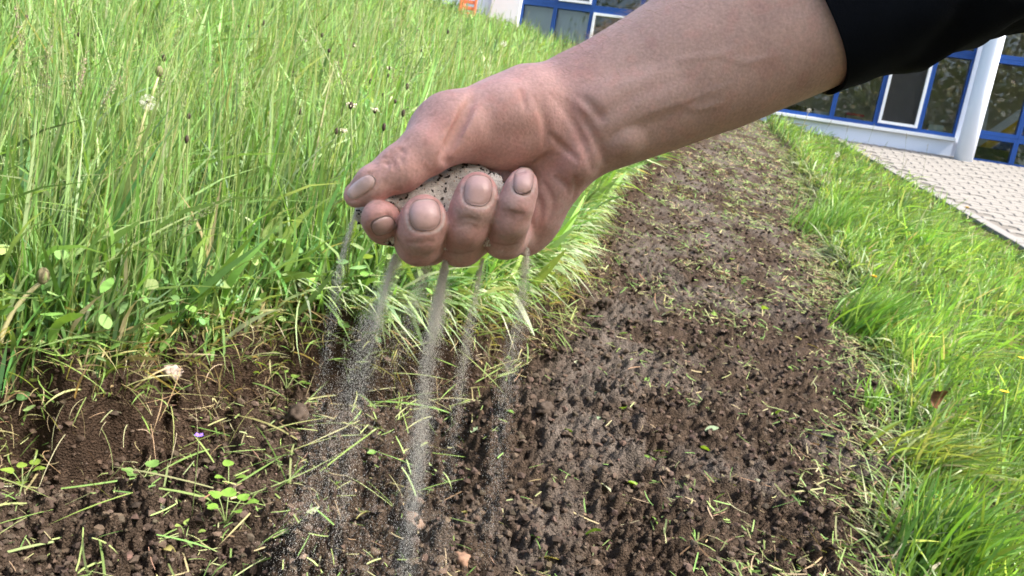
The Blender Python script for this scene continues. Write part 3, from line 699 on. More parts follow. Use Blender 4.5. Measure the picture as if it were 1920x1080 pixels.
# --- head and neck of the standing person (out of the picture, shading the hand)
def head_mesh():
    global VOX, LO
    keep = (VOX, LO); VOX = .0045; LO = np.array([.30, .10, 1.48]); sh = (66, 62, 92)
    P = np.stack(np.meshgrid(*[LO[i]+VOX*np.arange(n) for i, n in enumerate(sh)], indexing='ij'), -1).astype(np.float32)
    hc = np.array([.445, .235, 1.775]); A3 = lambda x, y, z: hc+np.array([x, y, z])
    D = d_ell(P, A3(.012, 0, .03), np.eye(3), (.098, .077, .092)); D = smin(D, d_ell(P, A3(-.03, 0, -.035), np.eye(3), (.062, .060, .088)), .03)
    D = smin(D, d_cone(P, A3(.06, -.005, -.24), .062, A3(.025, 0, -.06), .056), .025)
    D = smin(D, d_cone(P, A3(-.092, 0, .008), .009, A3(-.112, 0, -.032), .014), .012); D = smin(D, d_cone(P, A3(-.082, -.02, -.066), .007, A3(-.082, .02, -.066), .007), .012)
    for s_ in (-1, 1):
        D = smax(D, -d_ell(P, A3(-.098, s_*.032, .008), np.eye(3), (.02, .018, .012)), .012); D = smin(D, d_ell(P, A3(-.076, s_*.032, .006), np.eye(3), (.012, .013, .012)), .004)
        D = smin(D, d_cone(P, A3(-.09, s_*.016, .028), .006, A3(-.08, s_*.05, .026), .006), .012); D = smin(D, d_ell(P, A3(.012, s_*.078, -.008), np.eye(3), (.018, .009, .031)), .008)
    V, F = surface_nets(D); Hd = d_ell(P, A3(.022, 0, .042), np.eye(3), (.100, .083, .094)); Hd = smax(Hd, (-(P[..., 2]-hc[2])-.06-.9*np.minimum(P[..., 0]-hc[0], .04)).astype(np.float32), .015)
    Hd = Hd+(.0035*noise3(P*np.array([90., 140., 60.]))).astype(np.float32); V2, F2 = surface_nets(Hd); VOX, LO = keep
    return V, F, V2, F2
Vhd, Fhd, Vhr, Fhr = head_mesh(); chd = np.array([.48, .30, .25])*(1+.1*noise3(Vhd*60))[:, None]
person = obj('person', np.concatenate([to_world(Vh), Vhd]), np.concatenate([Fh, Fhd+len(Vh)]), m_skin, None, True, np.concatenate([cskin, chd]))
obj('hair', Vhr, Fhr, simple('short_brown_hair', (.05, .032, .02), .6, .3, 120, .8, 400), person, True)
tag(person, "bare forearm and dusty hand of a person in a dark sleeve, fist closed around sand", 'person')
# --- nails
m_nail = vcol('fingernail', .30, .5, .15, 600, .10, 500)
for nm, (c0, hw_, ang, _) in NAILS.items():
    n = 17; V = []; C = []
    for i in range(n):
        for j in range(n):
            a, b = i/(n-1)*2-1, j/(n-1)*2-1
            # square to superellipse disc
            m_ = max(abs(a), abs(b)); rr_ = (abs(a)**2.7+abs(b)**2.7)**(1/2.7); k_ = m_/rr_ if rr_ > 1e-6 else 1; a2, b2 = a*k_, b*k_
            x, y = nail_pt(nm, a2*.99, b2*.99); h = hit(skin_field, x, y)
            if h is None: h = V[-1].copy()
            g = grad(skin_field, h); edge = m_
            V.append(h+g*(.35*(1-edge**4)-.35*edge**8))
            tipw = sstep(-.72, -.95, b2) if nm != 'thumb' else sstep(-.7, -.95, a2)
            rim = sstep(.84, .97, edge)
            base = np.array([.56, .355, .325]); base = base*(1-.22*sstep(.3, .95, abs(a2)))
            cc = base*(1-tipw*.6)+np.array([.62, .50, .43])*tipw*.6; cc = cc*(1-.75*rim)+np.array([.17, .10, .08])*.75*rim
            if nm == 'index': cc *= .85
            if nm == 'thumb': cc = cc*.5+np.array([.62, .45, .41])*.55
            C.append(cc)
    V = np.array(V); n0 = len(V); cen = V.mean(0)
    V2 = V-grad(skin_field, cen)*1.2
    F = [(i*n+j, (i+1)*n+j, (i+1)*n+j+1, i*n+j+1) for i in range(n-1) for j in range(n-1)]
    rim_i = [i*n for i in range(n)]+[(n-1)*n+j for j in range(1, n)]+[i*n+n-1 for i in range(n-2, -1, -1)]+[j for j in range(n-2, 0, -1)]
    F2 = [tuple(n0+q for q in f[::-1]) for f in F]+[(rim_i[k], rim_i[(k+1) % len(rim_i)], n0+rim_i[(k+1) % len(rim_i)], n0+rim_i[k]) for k in range(len(rim_i))]
    o = obj('fingernail', to_world(np.concatenate([V, V2])), F+F2, m_nail, person, True, np.concatenate([C, C]))
    if nm == 'thumb': o['label'] = 'pale thumbnail at the end of the outstretched thumb'
# --- sand in the fist
sand = field()
for (x, y, d_), ang, r, k in [((815, 376, .378), 28, (27, 13, 14), 4), ((868, 352, .377), 5, (19, 9.5, 10), 5), ((765, 398, .366), 35, (17, 11, 11), 5), ((838, 425, .372), 90, (15, 8, 9), 5), ((922, 375, .370), 80, (13, 8, 9), 4), ((742, 420, .366), 80, (10, 5, 8), 4), ((716, 389, .360), 25, (8, 5, 11), 4), ((690, 398, .368), 20, (6, 6, 8), 3)]:
    put_ell(sand, cs(x, y, d_), rotz(ang), r, k, 10)
sl, P = block(cs(640, 520, .42), cs(1010, 290, .34)+np.array([0, 0, 0]))
g3 = np.argwhere(np.abs(sand) < 3); pts = g3*VOX+LO
sand[tuple(g3.T)] += (.35*noise3(pts/1.7)+.55*noise3(pts/3.6)+1.5*noise3(pts/9.0)).astype(np.float32)
sand = smax(sand, -(body+.25), .0)
Vs, Fs = surface_nets(sand)
lab = np.ones((len(Vs), 1)); ns = noise3(Vs/1.1); ns2 = noise3(Vs/5.0)
csand = np.array([.58, .545, .50])*(1+.2*ns+.1*ns2)[:, None]
m_sand = vcol('sand', .9, .2, .7, 1500, .25, 1700)
so = obj('sand', to_world(Vs), Fs, m_sand, None, True, csand); tag(so, 'handful of pale sand with dark seeds held in the closed fist', 'sand')
# seeds and grit showing on the sand
ok = (Vs[:, 2] > -395); cand = np.nonzero(ok)[0]; pick = RNG.choice(cand, 620, replace=False)
def grains(cen, size, col, elong=1.0, axis=None, rng=RNG):
    """little irregular octahedra, all in one array"""
    n = len(cen); base = np.array([[1, 0, 0], [-1, 0, 0], [0, 1, 0], [0, -1, 0], [0, 0, 1], [0, 0, -1]], float)
    A_ = unit(rng.normal(size=(n, 3))) if axis is None else axis; B_ = unit(np.cross(A_, rng.normal(size=(n, 3)))); C_ = np.cross(A_, B_)
    sc3 = np.stack([size*elong, size, size], -1)*rng.uniform(.7, 1.3, (n, 3))
    V = cen[:, None, :]+(base[None, :, 0:1]*sc3[:, None, 0:1])*A_[:, None]+(base[None, :, 1:2]*sc3[:, None, 1:2])*B_[:, None]+(base[None, :, 2:3]*sc3[:, None, 2:3])*C_[:, None]
    f = np.array([[0, 2, 4], [2, 1, 4], [1, 3, 4], [3, 0, 4], [2, 0, 5], [1, 2, 5], [3, 1, 5], [0, 3, 5]])
    F = (np.arange(n)[:, None, None]*6+f[None]).reshape(-1, 3)
    return V.reshape(-1, 3), F, np.repeat(col, 6, axis=0)
pick = RNG.choice(cand, 7000); pc = Vs[pick]; n_ = len(pc); big = np.arange(n_) < 420
size = np.where(big, RNG.uniform(.4, .85, n_), RNG.uniform(.12, .36, n_)); el = np.where(big, 1.9, 1.2)
dk = np.where(big, RNG.random(n_) < .85, RNG.random(n_) < .16)
colr = np.where(dk[:, None], np.array([.035, .024, .02]), np.where((RNG.random(n_) < .75)[:, None], np.array([.58, .545, .50])*np.exp(RNG.normal(size=(n_, 1))*.25), np.array([.42, .26, .15])))
gv, gf, gc = grains(pc, size, colr, el)
m_seed = vcol('seed', .6, .3)
tag(obj('seed_mix', to_world(gv), gf, m_seed, so, False, gc), kind='stuff')
# --- dark sleeve
m_slv, t, p = mat_new('navy_fabric'); L = t.links.new
tc = nd(t, 'ShaderNodeTexCoord'); n1 = nd(t, 'ShaderNodeTexNoise', i_Scale=900.0, i_Detail=3.0); n2 = nd(t, 'ShaderNodeTexNoise', i_Scale=25.0, i_Detail=4.0)
for n in (n1, n2): L(tc.outputs['Object'], n.inputs['Vector'])
cr_ = nd(t, 'ShaderNodeMixRGB'); cr_.inputs[1].default_value = (.0022, .003, .0055, 1); cr_.inputs[2].default_value = (.006, .008, .013, 1); L(n2.outputs[0], cr_.inputs[0]); L(cr_.outputs[0], p.inputs['Base Color'])
bp = nd(t, 'ShaderNodeBump', i_Strength=.4, i_Distance=.0006); L(n1.outputs[0], bp.inputs['Height']); L(bp.outputs[0], p.inputs['Normal'])
p.inputs['Roughness'].default_value = .95; p.inputs['Specular IOR Level'].default_value = .1
# stations: distance along the axis (photo pixels), centre offset, half width, half depth; the sleeve rides up in folds to the elbow and shoulder
ns_, nk = 60, 72; V = []
ts = np.concatenate([[500, 488, 465, 446, 440, 438], np.linspace(440, 2300, ns_-6)])
for i, tv in enumerate(ts):
    inner = i < 5
    f_ = np.interp(tv, [438, 600, 800, 1000, 1500, 2300], [1.075, 1.16, 1.15, 1.22, 1.3, 1.5])*(0.955 if inner else 1.0)
    hw = np.interp(tv, st[:, 0], st[:, 2])*f_; hd = np.interp(tv, st[:, 0], st[:, 3])*f_
    bendz = 0.0002*max(0, tv-900)**2*.18
    cen = AO+AXD*tv*PXM+PRP*(np.interp(tv, st[:, 0], st[:, 1])+.00022*max(0, tv-560)**2*(1 if tv<1000 else 0)+(.00022*440**2+.19*(tv-1000) if tv>=1000 else 0))*PXM+np.array([0, 0, -bendz*PXM])
    for k in range(nk):
        a = 2*math.pi*k/nk; ca, sa = math.cos(a), math.sin(a); e = 2/2.2
        p0 = cen+PRP*hw*PXM*abs(ca)**e*np.sign(ca)+np.array([0, 0, 1.0])*hd*PXM*abs(sa)**e*np.sign(sa)
        skew = (18 if not inner else 14)*ca*0+10*math.cos(a*1.0)*0
        V.append(p0)
V = np.array(V).reshape(ns_, nk, 3)
cenl = V.mean(1, keepdims=True); rad = unit(V-cenl)
tl = np.broadcast_to(ts[:, None], (ns_, nk)); an = np.broadcast_to(np.linspace(0, 2*math.pi, nk, endpoint=False)[None], (ns_, nk))
amp = np.interp(tl, [438, 460, 580, 800], [0, .8, 3.6, 5.5])*(np.arange(ns_)[:, None] >= 5)
fold_ = noise3(np.stack([tl/60+np.cos(an)*1.2, np.cos(an)*1.6, np.sin(an)*1.6], -1))+.6*noise3(np.stack([tl/26+np.sin(an)*1.5, np.cos(an)*2.6, np.sin(an)*2.6+9], -1))
V = V+rad*(fold_*amp)[..., None]
# cuff opening tilted and slightly uneven
tiltc = np.exp(-np.maximum(tl-438, 0)/60.)*(np.cos(an)*10-np.sin(an)*14+2.5*np.sin(3*an))*PXM
V = V+AXD*tiltc[..., None]
V = V.reshape(-1, 3); idx = np.arange(ns_*nk).reshape(ns_, nk); nx_ = np.roll(idx, -1, 1)
Fq = np.stack([idx[:-1], idx[1:], nx_[1:], nx_[:-1]], -1).reshape(-1, 4)
obj('sleeve', to_world(V), [tuple(f) for f in Fq]+[tuple(idx[-1])], m_slv, person, True)
# --- the rest of the clothes: jacket body with the other sleeve tucked in its pocket, trousers, shoes
def loft(mb, stn, n=36):
    V = []; F = []
    for (z, cx_, cy_, rx_, ry_) in stn:
        for k in range(n):
            a = 2*math.pi*k/n; e = 2/2.3; V.append((cx_+rx_*abs(math.cos(a))**e*np.sign(math.cos(a)), cy_+ry_*abs(math.sin(a))**e*np.sign(math.sin(a)), z+.004*math.sin(7*a+z*31)))
    for i in range(len(stn)-1):
        for k in range(n): F.append((i*n+k, i*n+(k+1) % n, (i+1)*n+(k+1) % n, (i+1)*n+k))
    F += [tuple(range(n))[::-1], tuple((len(stn)-1)*n+k for k in range(n))]; mb.add(V, F)
gzb = float(O[2]-(N[0]*(.63-O[0])+N[1]*(.2-O[1]))/N[2])
mb = MB(); loft(mb, [(.82, .63, .2, .135, .185), (.9, .63, .2, .14, .19), (1.0, .62, .2, .13, .18), (1.2, .60, .205, .13, .19), (1.36, .58, .215, .13, .215), (1.45, .56, .225, .11, .20), (1.52, .535, .23, .085, .13), (1.575, .515, .23, .07, .078), (1.60, .51, .23, .066, .070)])
mb.tube([(.565, .12, 1.40), (.60, .0, 1.32), (.66, -.03, 1.16), (.62, -.01, 1.03), (.56, .04, .96)], [.075, .07, .062, .055, .05], 18)
mb.build('jacket', m_slv, person, True)
m_trs = simple('dark_work_trousers', (.02, .022, .028), .9, .2, 30, .4, 500); mb = MB(); loft(mb, [(.74, .64, .2, .11, .17), (.84, .635, .2, .12, .175), (.96, .63, .2, .115, .165)])
for s_ in (-1, 1): mb.tube([(.64, .2+s_*.085, .80), (.63, .2+s_*.095, .62), (.625, .2+s_*.10, .45), (.65, .2+s_*.10, gzb+.10)], [.095, .085, .07, .062], 18)
mb.build('trousers', m_trs, person, True); m_sho = simple('brown_boot_leather', (.06, .035, .02), .6, .2, 40)
for s_ in (-1, 1):
    mb = MB(); mb.tube([(.70, .2+s_*.10, gzb+.05), (.66, .2+s_*.10, gzb+.055), (.57, .2+s_*.105, gzb+.045), (.47, .2+s_*.11, gzb+.04), (.42, .2+s_*.11, gzb+.035)], [.035, .05, .048, .045, .028], 14); mb.build('shoe', m_sho, person, True)
# --- fine arm hair
hv, hf, hc = [], [], []; wn = to_world(Vh)
cand = np.nonzero((pxh > 1040) & (pxh < 1560) & (Vh[:, 2] > -420))[0]; pick = RNG.choice(cand, 6500, replace=False)
nrm = np.zeros_like(Vh); e1 = Vh[Fh[:, 1]]-Vh[Fh[:, 0]]; e2 = Vh[Fh[:, 3]]-Vh[Fh[:, 0]]; fn = np.cross(e1, e2)
for k in range(4): 
    for c in range(3): nrm[:, c] += np.bincount(Fh[:, k], weights=fn[:, c], minlength=len(Vh))
nrm = unit(nrm+1e-9)
topness = np.clip(-(nrm[pick]@PRP), -1, 1); keep = RNG.random(len(pick)) < np.where(topness > .35, 1.0, np.where(pxh[pick] > 1170, .5, 0.0)); pick = pick[keep]; nh = len(pick)
d0 = unit(nrm[pick]*.55-AXD*RNG.uniform(.2, 1.0, (nh, 1))+RNG.normal(size=(nh, 3))*.35); Lh = (RNG.uniform(4, 10, nh)*np.where(topness[keep] > .35, 1, .6))[:, None]; b0 = Vh[pick]
sd_ = unit(np.cross(d0, RNG.normal(size=(nh, 3))))*np.where(topness[keep] > .35, .042, .026)[:, None]
dn = unit(d0-AXD*.5-np.array([0, .35, 0]))
st_ = [b0-sd_, b0+sd_, b0+d0*Lh*.5-sd_*.8, b0+d0*Lh*.5+sd_*.8, b0+d0*Lh*.5+dn*Lh*.5-sd_*.25, b0+d0*Lh*.5+dn*Lh*.5+sd_*.25]
Vv = np.stack(st_, 1).reshape(-1, 3); Fv = (np.arange(nh)[:, None, None]*6+np.array([[0, 1, 3, 2], [2, 3, 5, 4]])[None]).reshape(-1, 4)
tag(obj('arm_hair', to_world(Vv), Fv, simple('pale_hair', (.40, .28, .18), .5, .2, 100), person, True), kind='stuff')
del skin_field
# ------------------------------------------------------------------ vegetation helpers
def pal(n, cols, wts, jit=.18, rng=RNG):
    c = np.array(cols)[rng.choice(len(cols), n, p=np.array(wts)/np.sum(wts))]
    return c*np.exp(rng.normal(size=(n, 1))*jit)*np.exp(rng.normal(size=(n, 3))*.06)
def ribbons(root, d, bend, L, B, wid, face, col, seg=4, prof='blade', tipcol=None, droop=0.0):
    """curved ribbon leaves, all at once: 2 vertices per station"""
    n = len(root); t = np.linspace(0, 1, seg+1)
    if prof == 'blade': wp = np.where(t < .55, .75+.45*t, (1-t)/.45*.9975+.002)
    elif prof == 'stem': wp = 1-.55*t
    elif prof == 'strip': wp = np.where((t > .02) & (t < .98), 1, .75)
    else: wp = np.clip(np.sin(np.pi*np.clip(t*.93+.05, 0, 1))**.75, .06, 1)
    L = np.asarray(L)[:, None, None]; B = np.asarray(B)[:, None, None]; T = t[None, :, None]
    P = root[:, None]+L*(d[:, None]*(T-.38*B*T**2)+bend[:, None]*(.62*B*T**2))-droop*Z*L*T**2.5
    tan = unit(np.gradient(P, axis=1)); side = unit(np.cross(tan, np.broadcast_to(face[:, None], tan.shape))+1e-9)
    hw = (np.asarray(wid)[:, None]*wp[None])[..., None]*.5
    V = np.stack([P-side*hw, P+side*hw], 2).reshape(-1, 3)
    q = np.array([[2*i, 2*i+1, 2*i+3, 2*i+2] for i in range(seg)]); F = (np.arange(n)[:, None, None]*(2*seg+2)+q[None]).reshape(-1, 4)
    C = np.repeat(np.repeat(col[:, None], seg+1, 1), 2, 1).reshape(n, -1, 3)
    if tipcol is not None:
        w_ = np.repeat(t**2, 2)[None, :, None]; C = C*(1-w_)+tipcol[:, None]*w_
    return V, F, C.reshape(-1, 3)
def join(parts):
    V, F, C, n = [], [], [], 0
    for v, f, c in parts: V.append(v); F.append(f+n); C.append(c); n += len(v)
    return np.concatenate(V), np.concatenate(F), np.concatenate(C)
def hrand(n, rng=RNG):
    a = rng.uniform(0, 2*math.pi, n); return np.stack([np.cos(a), np.sin(a), np.zeros(n)], -1)
m_grass = foliage('grass', .45, .45, .45)
m_leaf = foliage('leaf', .35, .5, .3)
m_dry = foliage('dry_clippings', .18, .7, .2, .25, 200.)
GREENS = [(.165, .325, .09), (.135, .29, .09), (.24, .38, .15), (.085, .195, .09), (.33, .43, .24), (.42, .40, .23)]
def meadow(u0, u1, dens, side, lenr, widr, rng, seg=4, wmax=3.4, soft=0.0, pos=None):
    parts = []
    if pos is None:
        n = int(dens); uu = np.sqrt(rng.uniform(u0**2, u1**2, n)); 
        if side < 0: ww = eL(uu)-.03-np.abs(rng.uniform(-.03, 1, n))*np.minimum(wmax, .35+1.05*uu)
        else:
            s_, v_ = None, None; ww = eR(uu)+rng.uniform(-.01, 1, n)*(.55+.28*uu)
    else: uu, ww = pos; n = len(uu)
    s_, v_ = pave_sv(uu, ww); keep = (s_-kerb_s(v_) < -.03) | (v_ < -6)
    p0 = Gt(uu, ww, -.01); q = p0-CAM; keep &= ((p0-OF)@NF > .03); z = q@FWD; px = 960+FPX*(q@RT)/z; py = 540-FPX*(q@UPV)/z
    keep &= (z > .5) & (px > -420) & (px < 2350) & (py < 1500)
    uu, ww, p0 = uu[keep], ww[keep], p0[keep]; n = len(uu)
    return uu, ww, p0, n
def grow(uu, ww, p0, n, lenr, widr, rng, lean=.18, Bm=.55, wind=(.05, 0, 0), cols=GREENS, wts=(4, 4, 3, 2, 1.6, .5), seg=4):
    clump = noise2(uu, ww, .22, 31); L = rng.uniform(*lenr, n)*(1+.42*clump); s_, v_ = pave_sv(uu, ww); L = L*np.where(ww > eR(uu)-.2, (np.where(v_ < 3.0, .7, .4)+(1-np.where(v_ < 3.0, .7, .4))*sstep(-.05, -.45, s_-kerb_s(v_)))*(.75+.55*noise2(uu, ww, .35, 51)), np.where(uu > 2.1, .35, .55)+np.where(uu > 2.1, .65, .45)*sstep(.0, np.where(uu > 2.1, .5, .22), eL(uu)-ww))
    d = unit(Z+hrand(n, rng)*np.abs(rng.normal(size=(n, 1)))*lean+np.array(wind)+.12*np.stack([noise2(uu, ww, .3, 33), noise2(uu, ww, .3, 34), 0*uu], -1)); b = hrand(n, rng)+np.array(wind)*3
    B = np.abs(rng.normal(size=n))*Bm; col = pal(n, cols, wts, .27, rng)*(1+.34*noise2(uu, ww, .4, 35)+.2*noise2(uu, ww, .13, 36))[:, None]
    tip = col*.9+np.array([.08, .075, .02])
    return ribbons(p0, d, b, L, B, rng.uniform(*widr, n), unit(rng.normal(size=(n, 3))*[1, 1, .3]), col, seg, 'blade', tip)
r1 = np.random.default_rng(101)
parts = []
# left meadow: three depth bands, blades and thin stems
for (u0, u1, n, lr, wr, sg) in [(.75, 2.3, 12500, (.20, .54), (.003, .012), 5), (2.3, 4.2, 13000, (.22, .54), (.005, .019), 4), (4.2, 7.2, 15000, (.22, .46), (.008, .022), 3), (7.2, 11.5, 12000, (.07, .21), (.009, .018), 3)]:
    a = meadow(u0, u1, n, -1, lr, wr, r1, wmax=3.6 if u1 < 5 else 6.5); parts.append(grow(*a, lr, wr, r1, seg=sg, lean=.2 if u1 < 3 else .32, Bm=.55 if u1 < 3 else .9))
    a = meadow(u0, u1, int(n*.2), -1, lr, wr, r1, wmax=3.6 if u1 < 5 else 6.5)      # thin upright stalks
    uu, ww, p0, k = a; col = pal(k, [(.24, .33, .11), (.33, .35, .17), (.20, .30, .09)], [3, 2, 2], .15, r1)
    parts.append(ribbons(p0, unit(Z+hrand(k, r1)*np.abs(r1.normal(size=(k, 1)))*.10+[.04, 0, 0]), hrand(k, r1), r1.uniform(lr[0]*1.2, lr[1]*1.3, k), np.abs(r1.normal(size=k))*.22, np.full(k, wr[0]*.7), unit(r1.normal(size=(k, 3))), col, sg, 'stem'))
# the bank goes on to the left
n = 11000; uu = r1.uniform(-.6, 4.5, n); ww = np.minimum(eL(np.maximum(uu, .75)), -.9)-(.1+.95*np.maximum(uu, .3))-r1.uniform(0, 2.2, n); p0 = Gt(uu, ww, -.01)
parts.append(grow(uu, ww, p0, n, (.24, .54), (.006, .016), r1, seg=3, lean=.2, Bm=.6))
# low undergrowth
a = meadow(.75, 3.2, 15000, -1, 0, 0, r1); parts.append(grow(*a, (.06, .20), (.004, .010), r1, lean=.6, Bm=.9, seg=3, cols=[(.11, .21, .05), (.16, .26, .06), (.09, .15, .04), (.34, .30, .16), (.40, .35, .2)], wts=[3, 3, 2, 2, 1]))
n = 2600; uu = r1.uniform(.75, 3.0, n); ww = eL(uu)-r1.uniform(0, .11, n); p0 = Gt(uu, ww, .0)          # short straw and tangled blades along the lip of the cut
d = unit(W*r1.uniform(-.3, .9, (n, 1))-U*r1.uniform(-.4, .8, (n, 1))+N*r1.uniform(.1, .9, (n, 1)))
parts.append(ribbons(p0, d, unit(-N+r1.normal(size=(n, 3))*.5), r1.uniform(.05, .17, n), r1.uniform(.2, .9, n), r1.uniform(.0012, .005, n), unit(r1.normal(size=(n, 3))), pal(n, [(.42, .36, .20), (.36, .33, .15), (.18, .29, .07), (.24, .34, .10), (.30, .22, .12)], [3, 2, 3, 3, 1], .2, r1), 5, 'blade'))
V, F, C = join(parts); tag(obj('meadow_grass', V, F, m_grass, None, True, C), 'tall green meadow grass on the bank above the dug strip', 'grass', kind='stuff')
# broad plantain leaves among the grass
r2 = np.random.default_rng(102); parts = []
for (u0, u1, n) in [(.8, 2.4, 1200), (2.4, 5.0, 3200), (5, 9, 1600)]:
    uu, ww, p0, k = meadow(u0, u1, n, -1, 0, 0, r2, wmax=3.0)
    parts.append(ribbons(p0, unit(Z+hrand(k, r2)*np.abs(r2.normal(size=(k, 1)))*.45), hrand(k, r2), r2.uniform(.16, .34, k), np.abs(r2.normal(size=k))*.5, r2.uniform(.013, .028, k), unit(r2.normal(size=(k, 3))*[1, 1, .2]), pal(k, [(.20, .36, .09), (.16, .29, .10), (.27, .42, .12)], [3, 2, 2], .15, r2), 6, 'leaf'))
n = 1100; px_, py_ = r2.uniform(430, 960, n), 60+r2.uniform(0, 1, n)**1.3*330; tip_ = at_h(px_, py_, r2.uniform(.26, .42, n)); uu, ww = uw(tip_); kk = ww < eL(uu)-.12; tip_, uu, ww = tip_[kk], uu[kk], ww[kk]; k = len(uu)
ww = ww+r2.normal(size=k)*.04; p0 = Gt(uu, ww); dl = tip_-p0; parts.append(ribbons(p0, unit(dl+r2.normal(size=(k, 3))*.06), hrand(k, r2), np.linalg.norm(dl, axis=1)*1.05, np.abs(r2.normal(size=k))*.4, r2.uniform(.018, .034, k), unit(r2.normal(size=(k, 3))*[1, 1, .2]), pal(k, [(.21, .39, .10), (.17, .32, .12), (.30, .46, .14)], [3, 2, 2], .18, r2), 6, 'leaf'))
n = 1500; uu = r2.uniform(.8, 3.0, n); ww = eL(uu)-.02-np.abs(r2.normal(size=n))*.22; p0 = Gt(uu, ww)+N*r2.uniform(.01, .16, (n, 1))      # clover and speedwell leaves low in the sward
parts.append(ribbons(p0, unit(hrand(n, r2)+Z*r2.normal(size=(n, 1))*.5), unit(r2.normal(size=(n, 3))), r2.uniform(.018, .05, n), r2.uniform(0, .6, n), r2.uniform(.012, .028, n), unit(N+r2.normal(size=(n, 3))*.5), pal(n, [(.19, .35, .09), (.15, .28, .10), (.29, .40, .16)], [3, 2, 2], .18, r2), 6, 'leaf'))
V, F, C = join(parts); tag(obj('plantain_leaves', V, F, m_leaf, None, True, C), 'broad ribbed plantain leaves standing in the tall meadow grass', 'leaves', kind='stuff')
# flattened grass hanging over the cut edge
r3 = np.random.default_rng(103); parts = []
e0, e1 = gpix(600, 660, .05)[0], gpix(1135, 380, .05)[0]
for n, lr, wr, cols, prof in [(5200, (.12, .30), (.0035, .008), [(.28, .40, .18), (.35, .44, .25), (.20, .33, .11), (.42, .47, .31)], 'blade'), (420, (.12, .24), (.012, .024), [(.28, .40, .20), (.36, .45, .28), (.21, .32, .13)], 'leaf')]:
    uu = r3.uniform(e0, e1+1.0, n); off = np.abs(r3.normal(size=n))*.19+.08; ww = eL(uu)-off; p0 = Gt(uu, ww, .0)
    lift = r3.uniform(.05, .55, (n, 1))*np.minimum(1, .3+off/.2)[:, None]
    d = unit(W*r3.uniform(.5, 1.1, (n, 1))-U*r3.uniform(-.8, .8, (n, 1))+N*lift+r3.normal(size=(n, 3))*.34)
    parts.append(ribbons(p0+N*r3.uniform(0, .05, (n, 1)), d, unit(-N+W*.3+r3.normal(size=(n, 3))*.3), r3.uniform(*lr, n)*np.clip(1.15-.1*uu, .6, 1), r3.uniform(.2, .75, n), r3.uniform(*wr, n), unit(N+r3.normal(size=(n, 3))*.5), pal(n, cols, [3, 3, 2, 1.5][:len(cols)], .15, r3), 5, prof))
V, F, C = join(parts); tag(obj('flattened_grass', V, F, m_grass, None, True, C), 'pale flattened grass draped over the edge of the dug strip', 'grass', kind='stuff')
# right-hand strip of grass
r4 = np.random.default_rng(104); parts = []
RG = [(.16, .31, .07), (.135, .28, .065), (.225, .36, .12), (.10, .21, .06), (.31, .38, .19), (.34, .31, .19)]
for (u0, u1, n, lr, wr, sg) in [(1.3, 3.4, 9500, (.10, .28), (.004, .0105), 5), (3.4, 6.2, 10500, (.10, .27), (.006, .013), 4), (6.2, 11.5, 10000, (.11, .26), (.008, .015), 3)]:
    a = meadow(u0, u1, n, +1, lr, wr, r4); parts.append(grow(*a, lr, wr, r4, lean=.5, Bm=.85, wind=(.14, -.05, 0), cols=RG, wts=(4, 4, 3, 2, 1, .5), seg=sg))
uu = r4.uniform(1.2, 8, 2600); ww = eR(uu)+r4.uniform(-.06, .10, 2600); p0 = Gt(uu, ww, .0); k = len(uu)   # lying along the edge
d = unit(-W*r4.uniform(-.5, .8, (k, 1))+U*r4.normal(size=(k, 1))*.6+N*r4.uniform(.05, .5, (k, 1)))
parts.append(ribbons(p0, d, unit(-N+r4.normal(size=(k, 3))*.3), r4.uniform(.08, .24, k), r4.uniform(.2, .8, k), r4.uniform(.0035, .007, k), unit(N+r4.normal(size=(k, 3))*.4), pal(k, [(.22, .29, .10), (.30, .33, .18), (.14, .22, .06)], [3, 3, 2], .15, r4), 5, 'blade'))
V, F, C = join(parts); tag(obj('verge_grass', V, F, m_grass, None, True, C), 'bright green verge grass between the dug strip and the kerb', 'grass', kind='stuff')
# single tufts that lean out over the soil
def tuft(name, px, py, n, lr, lean_dir, seed, cols, lab, wr=(.005, .009), sp=.05, lean=.7):
    r = np.random.default_rng(seed); u0, w0 = gpix(px, py, .03); uu = u0+r.normal(size=n)*sp; ww = w0+r.normal(size=n)*sp; p0 = Gt(uu, ww, -.01); base = p0.mean(0)
    d = unit(Z+np.asarray(lean_dir)*r.uniform(.1, 1, (n, 1))*lean+hrand(n, r)*r.uniform(0, .55, (n, 1)))
    V, F, C = ribbons(p0-base, d, unit(np.asarray(lean_dir)+hrand(n, r)*.6), r.uniform(*lr, n), r.uniform(.2, .9, n), r.uniform(*wr, n), unit(r.normal(size=(n, 3))), pal(n, cols, [3, 3, 2], .13, r), 6, 'blade', None, .12)
    o = obj(name, V, F, m_grass, None, True, C); o.location = base; tag(o, lab, 'grass tuft'); return o
BR = [(.18, .34, .06), (.15, .30, .06), (.25, .39, .10)]; DK = [(.14, .28, .05), (.18, .33, .05), (.10, .21, .04)]
tuft('grass_tuft', 1615, 620, 300, (.16, .34), (.9, .1, .3), 201, BR, 'bright fan of grass leaning out beside the yellow flower at the strip edge')
tuft('grass_tuft', 1775, 1065, 240, (.15, .31), (.65, .1, .3), 202, DK, 'dark dense grass tuft at the soil edge below the brown leaf')
tuft('grass_tuft', 1720, 870, 260, (.12, .26), (.8, -.3, .0), 203, [(.24, .32, .09), (.30, .35, .14), (.18, .27, .06)], 'pale flattened grass tuft lying between the dark tuft and the brown leaf', lean=1.2)
tuft('grass_tuft', 1545, 420, 300, (.16, .32), (.6, .2, .3), 204, BR, 'bright grass tuft on the verge edge uphill of the yellow flower', sp=.08)
tuft('grass_tuft', 1640, 760, 40, (.08, .16), (.2, .0, .3), 205, BR, 'few upright bright blades sprouting from the soil edge', sp=.02, lean=.2)
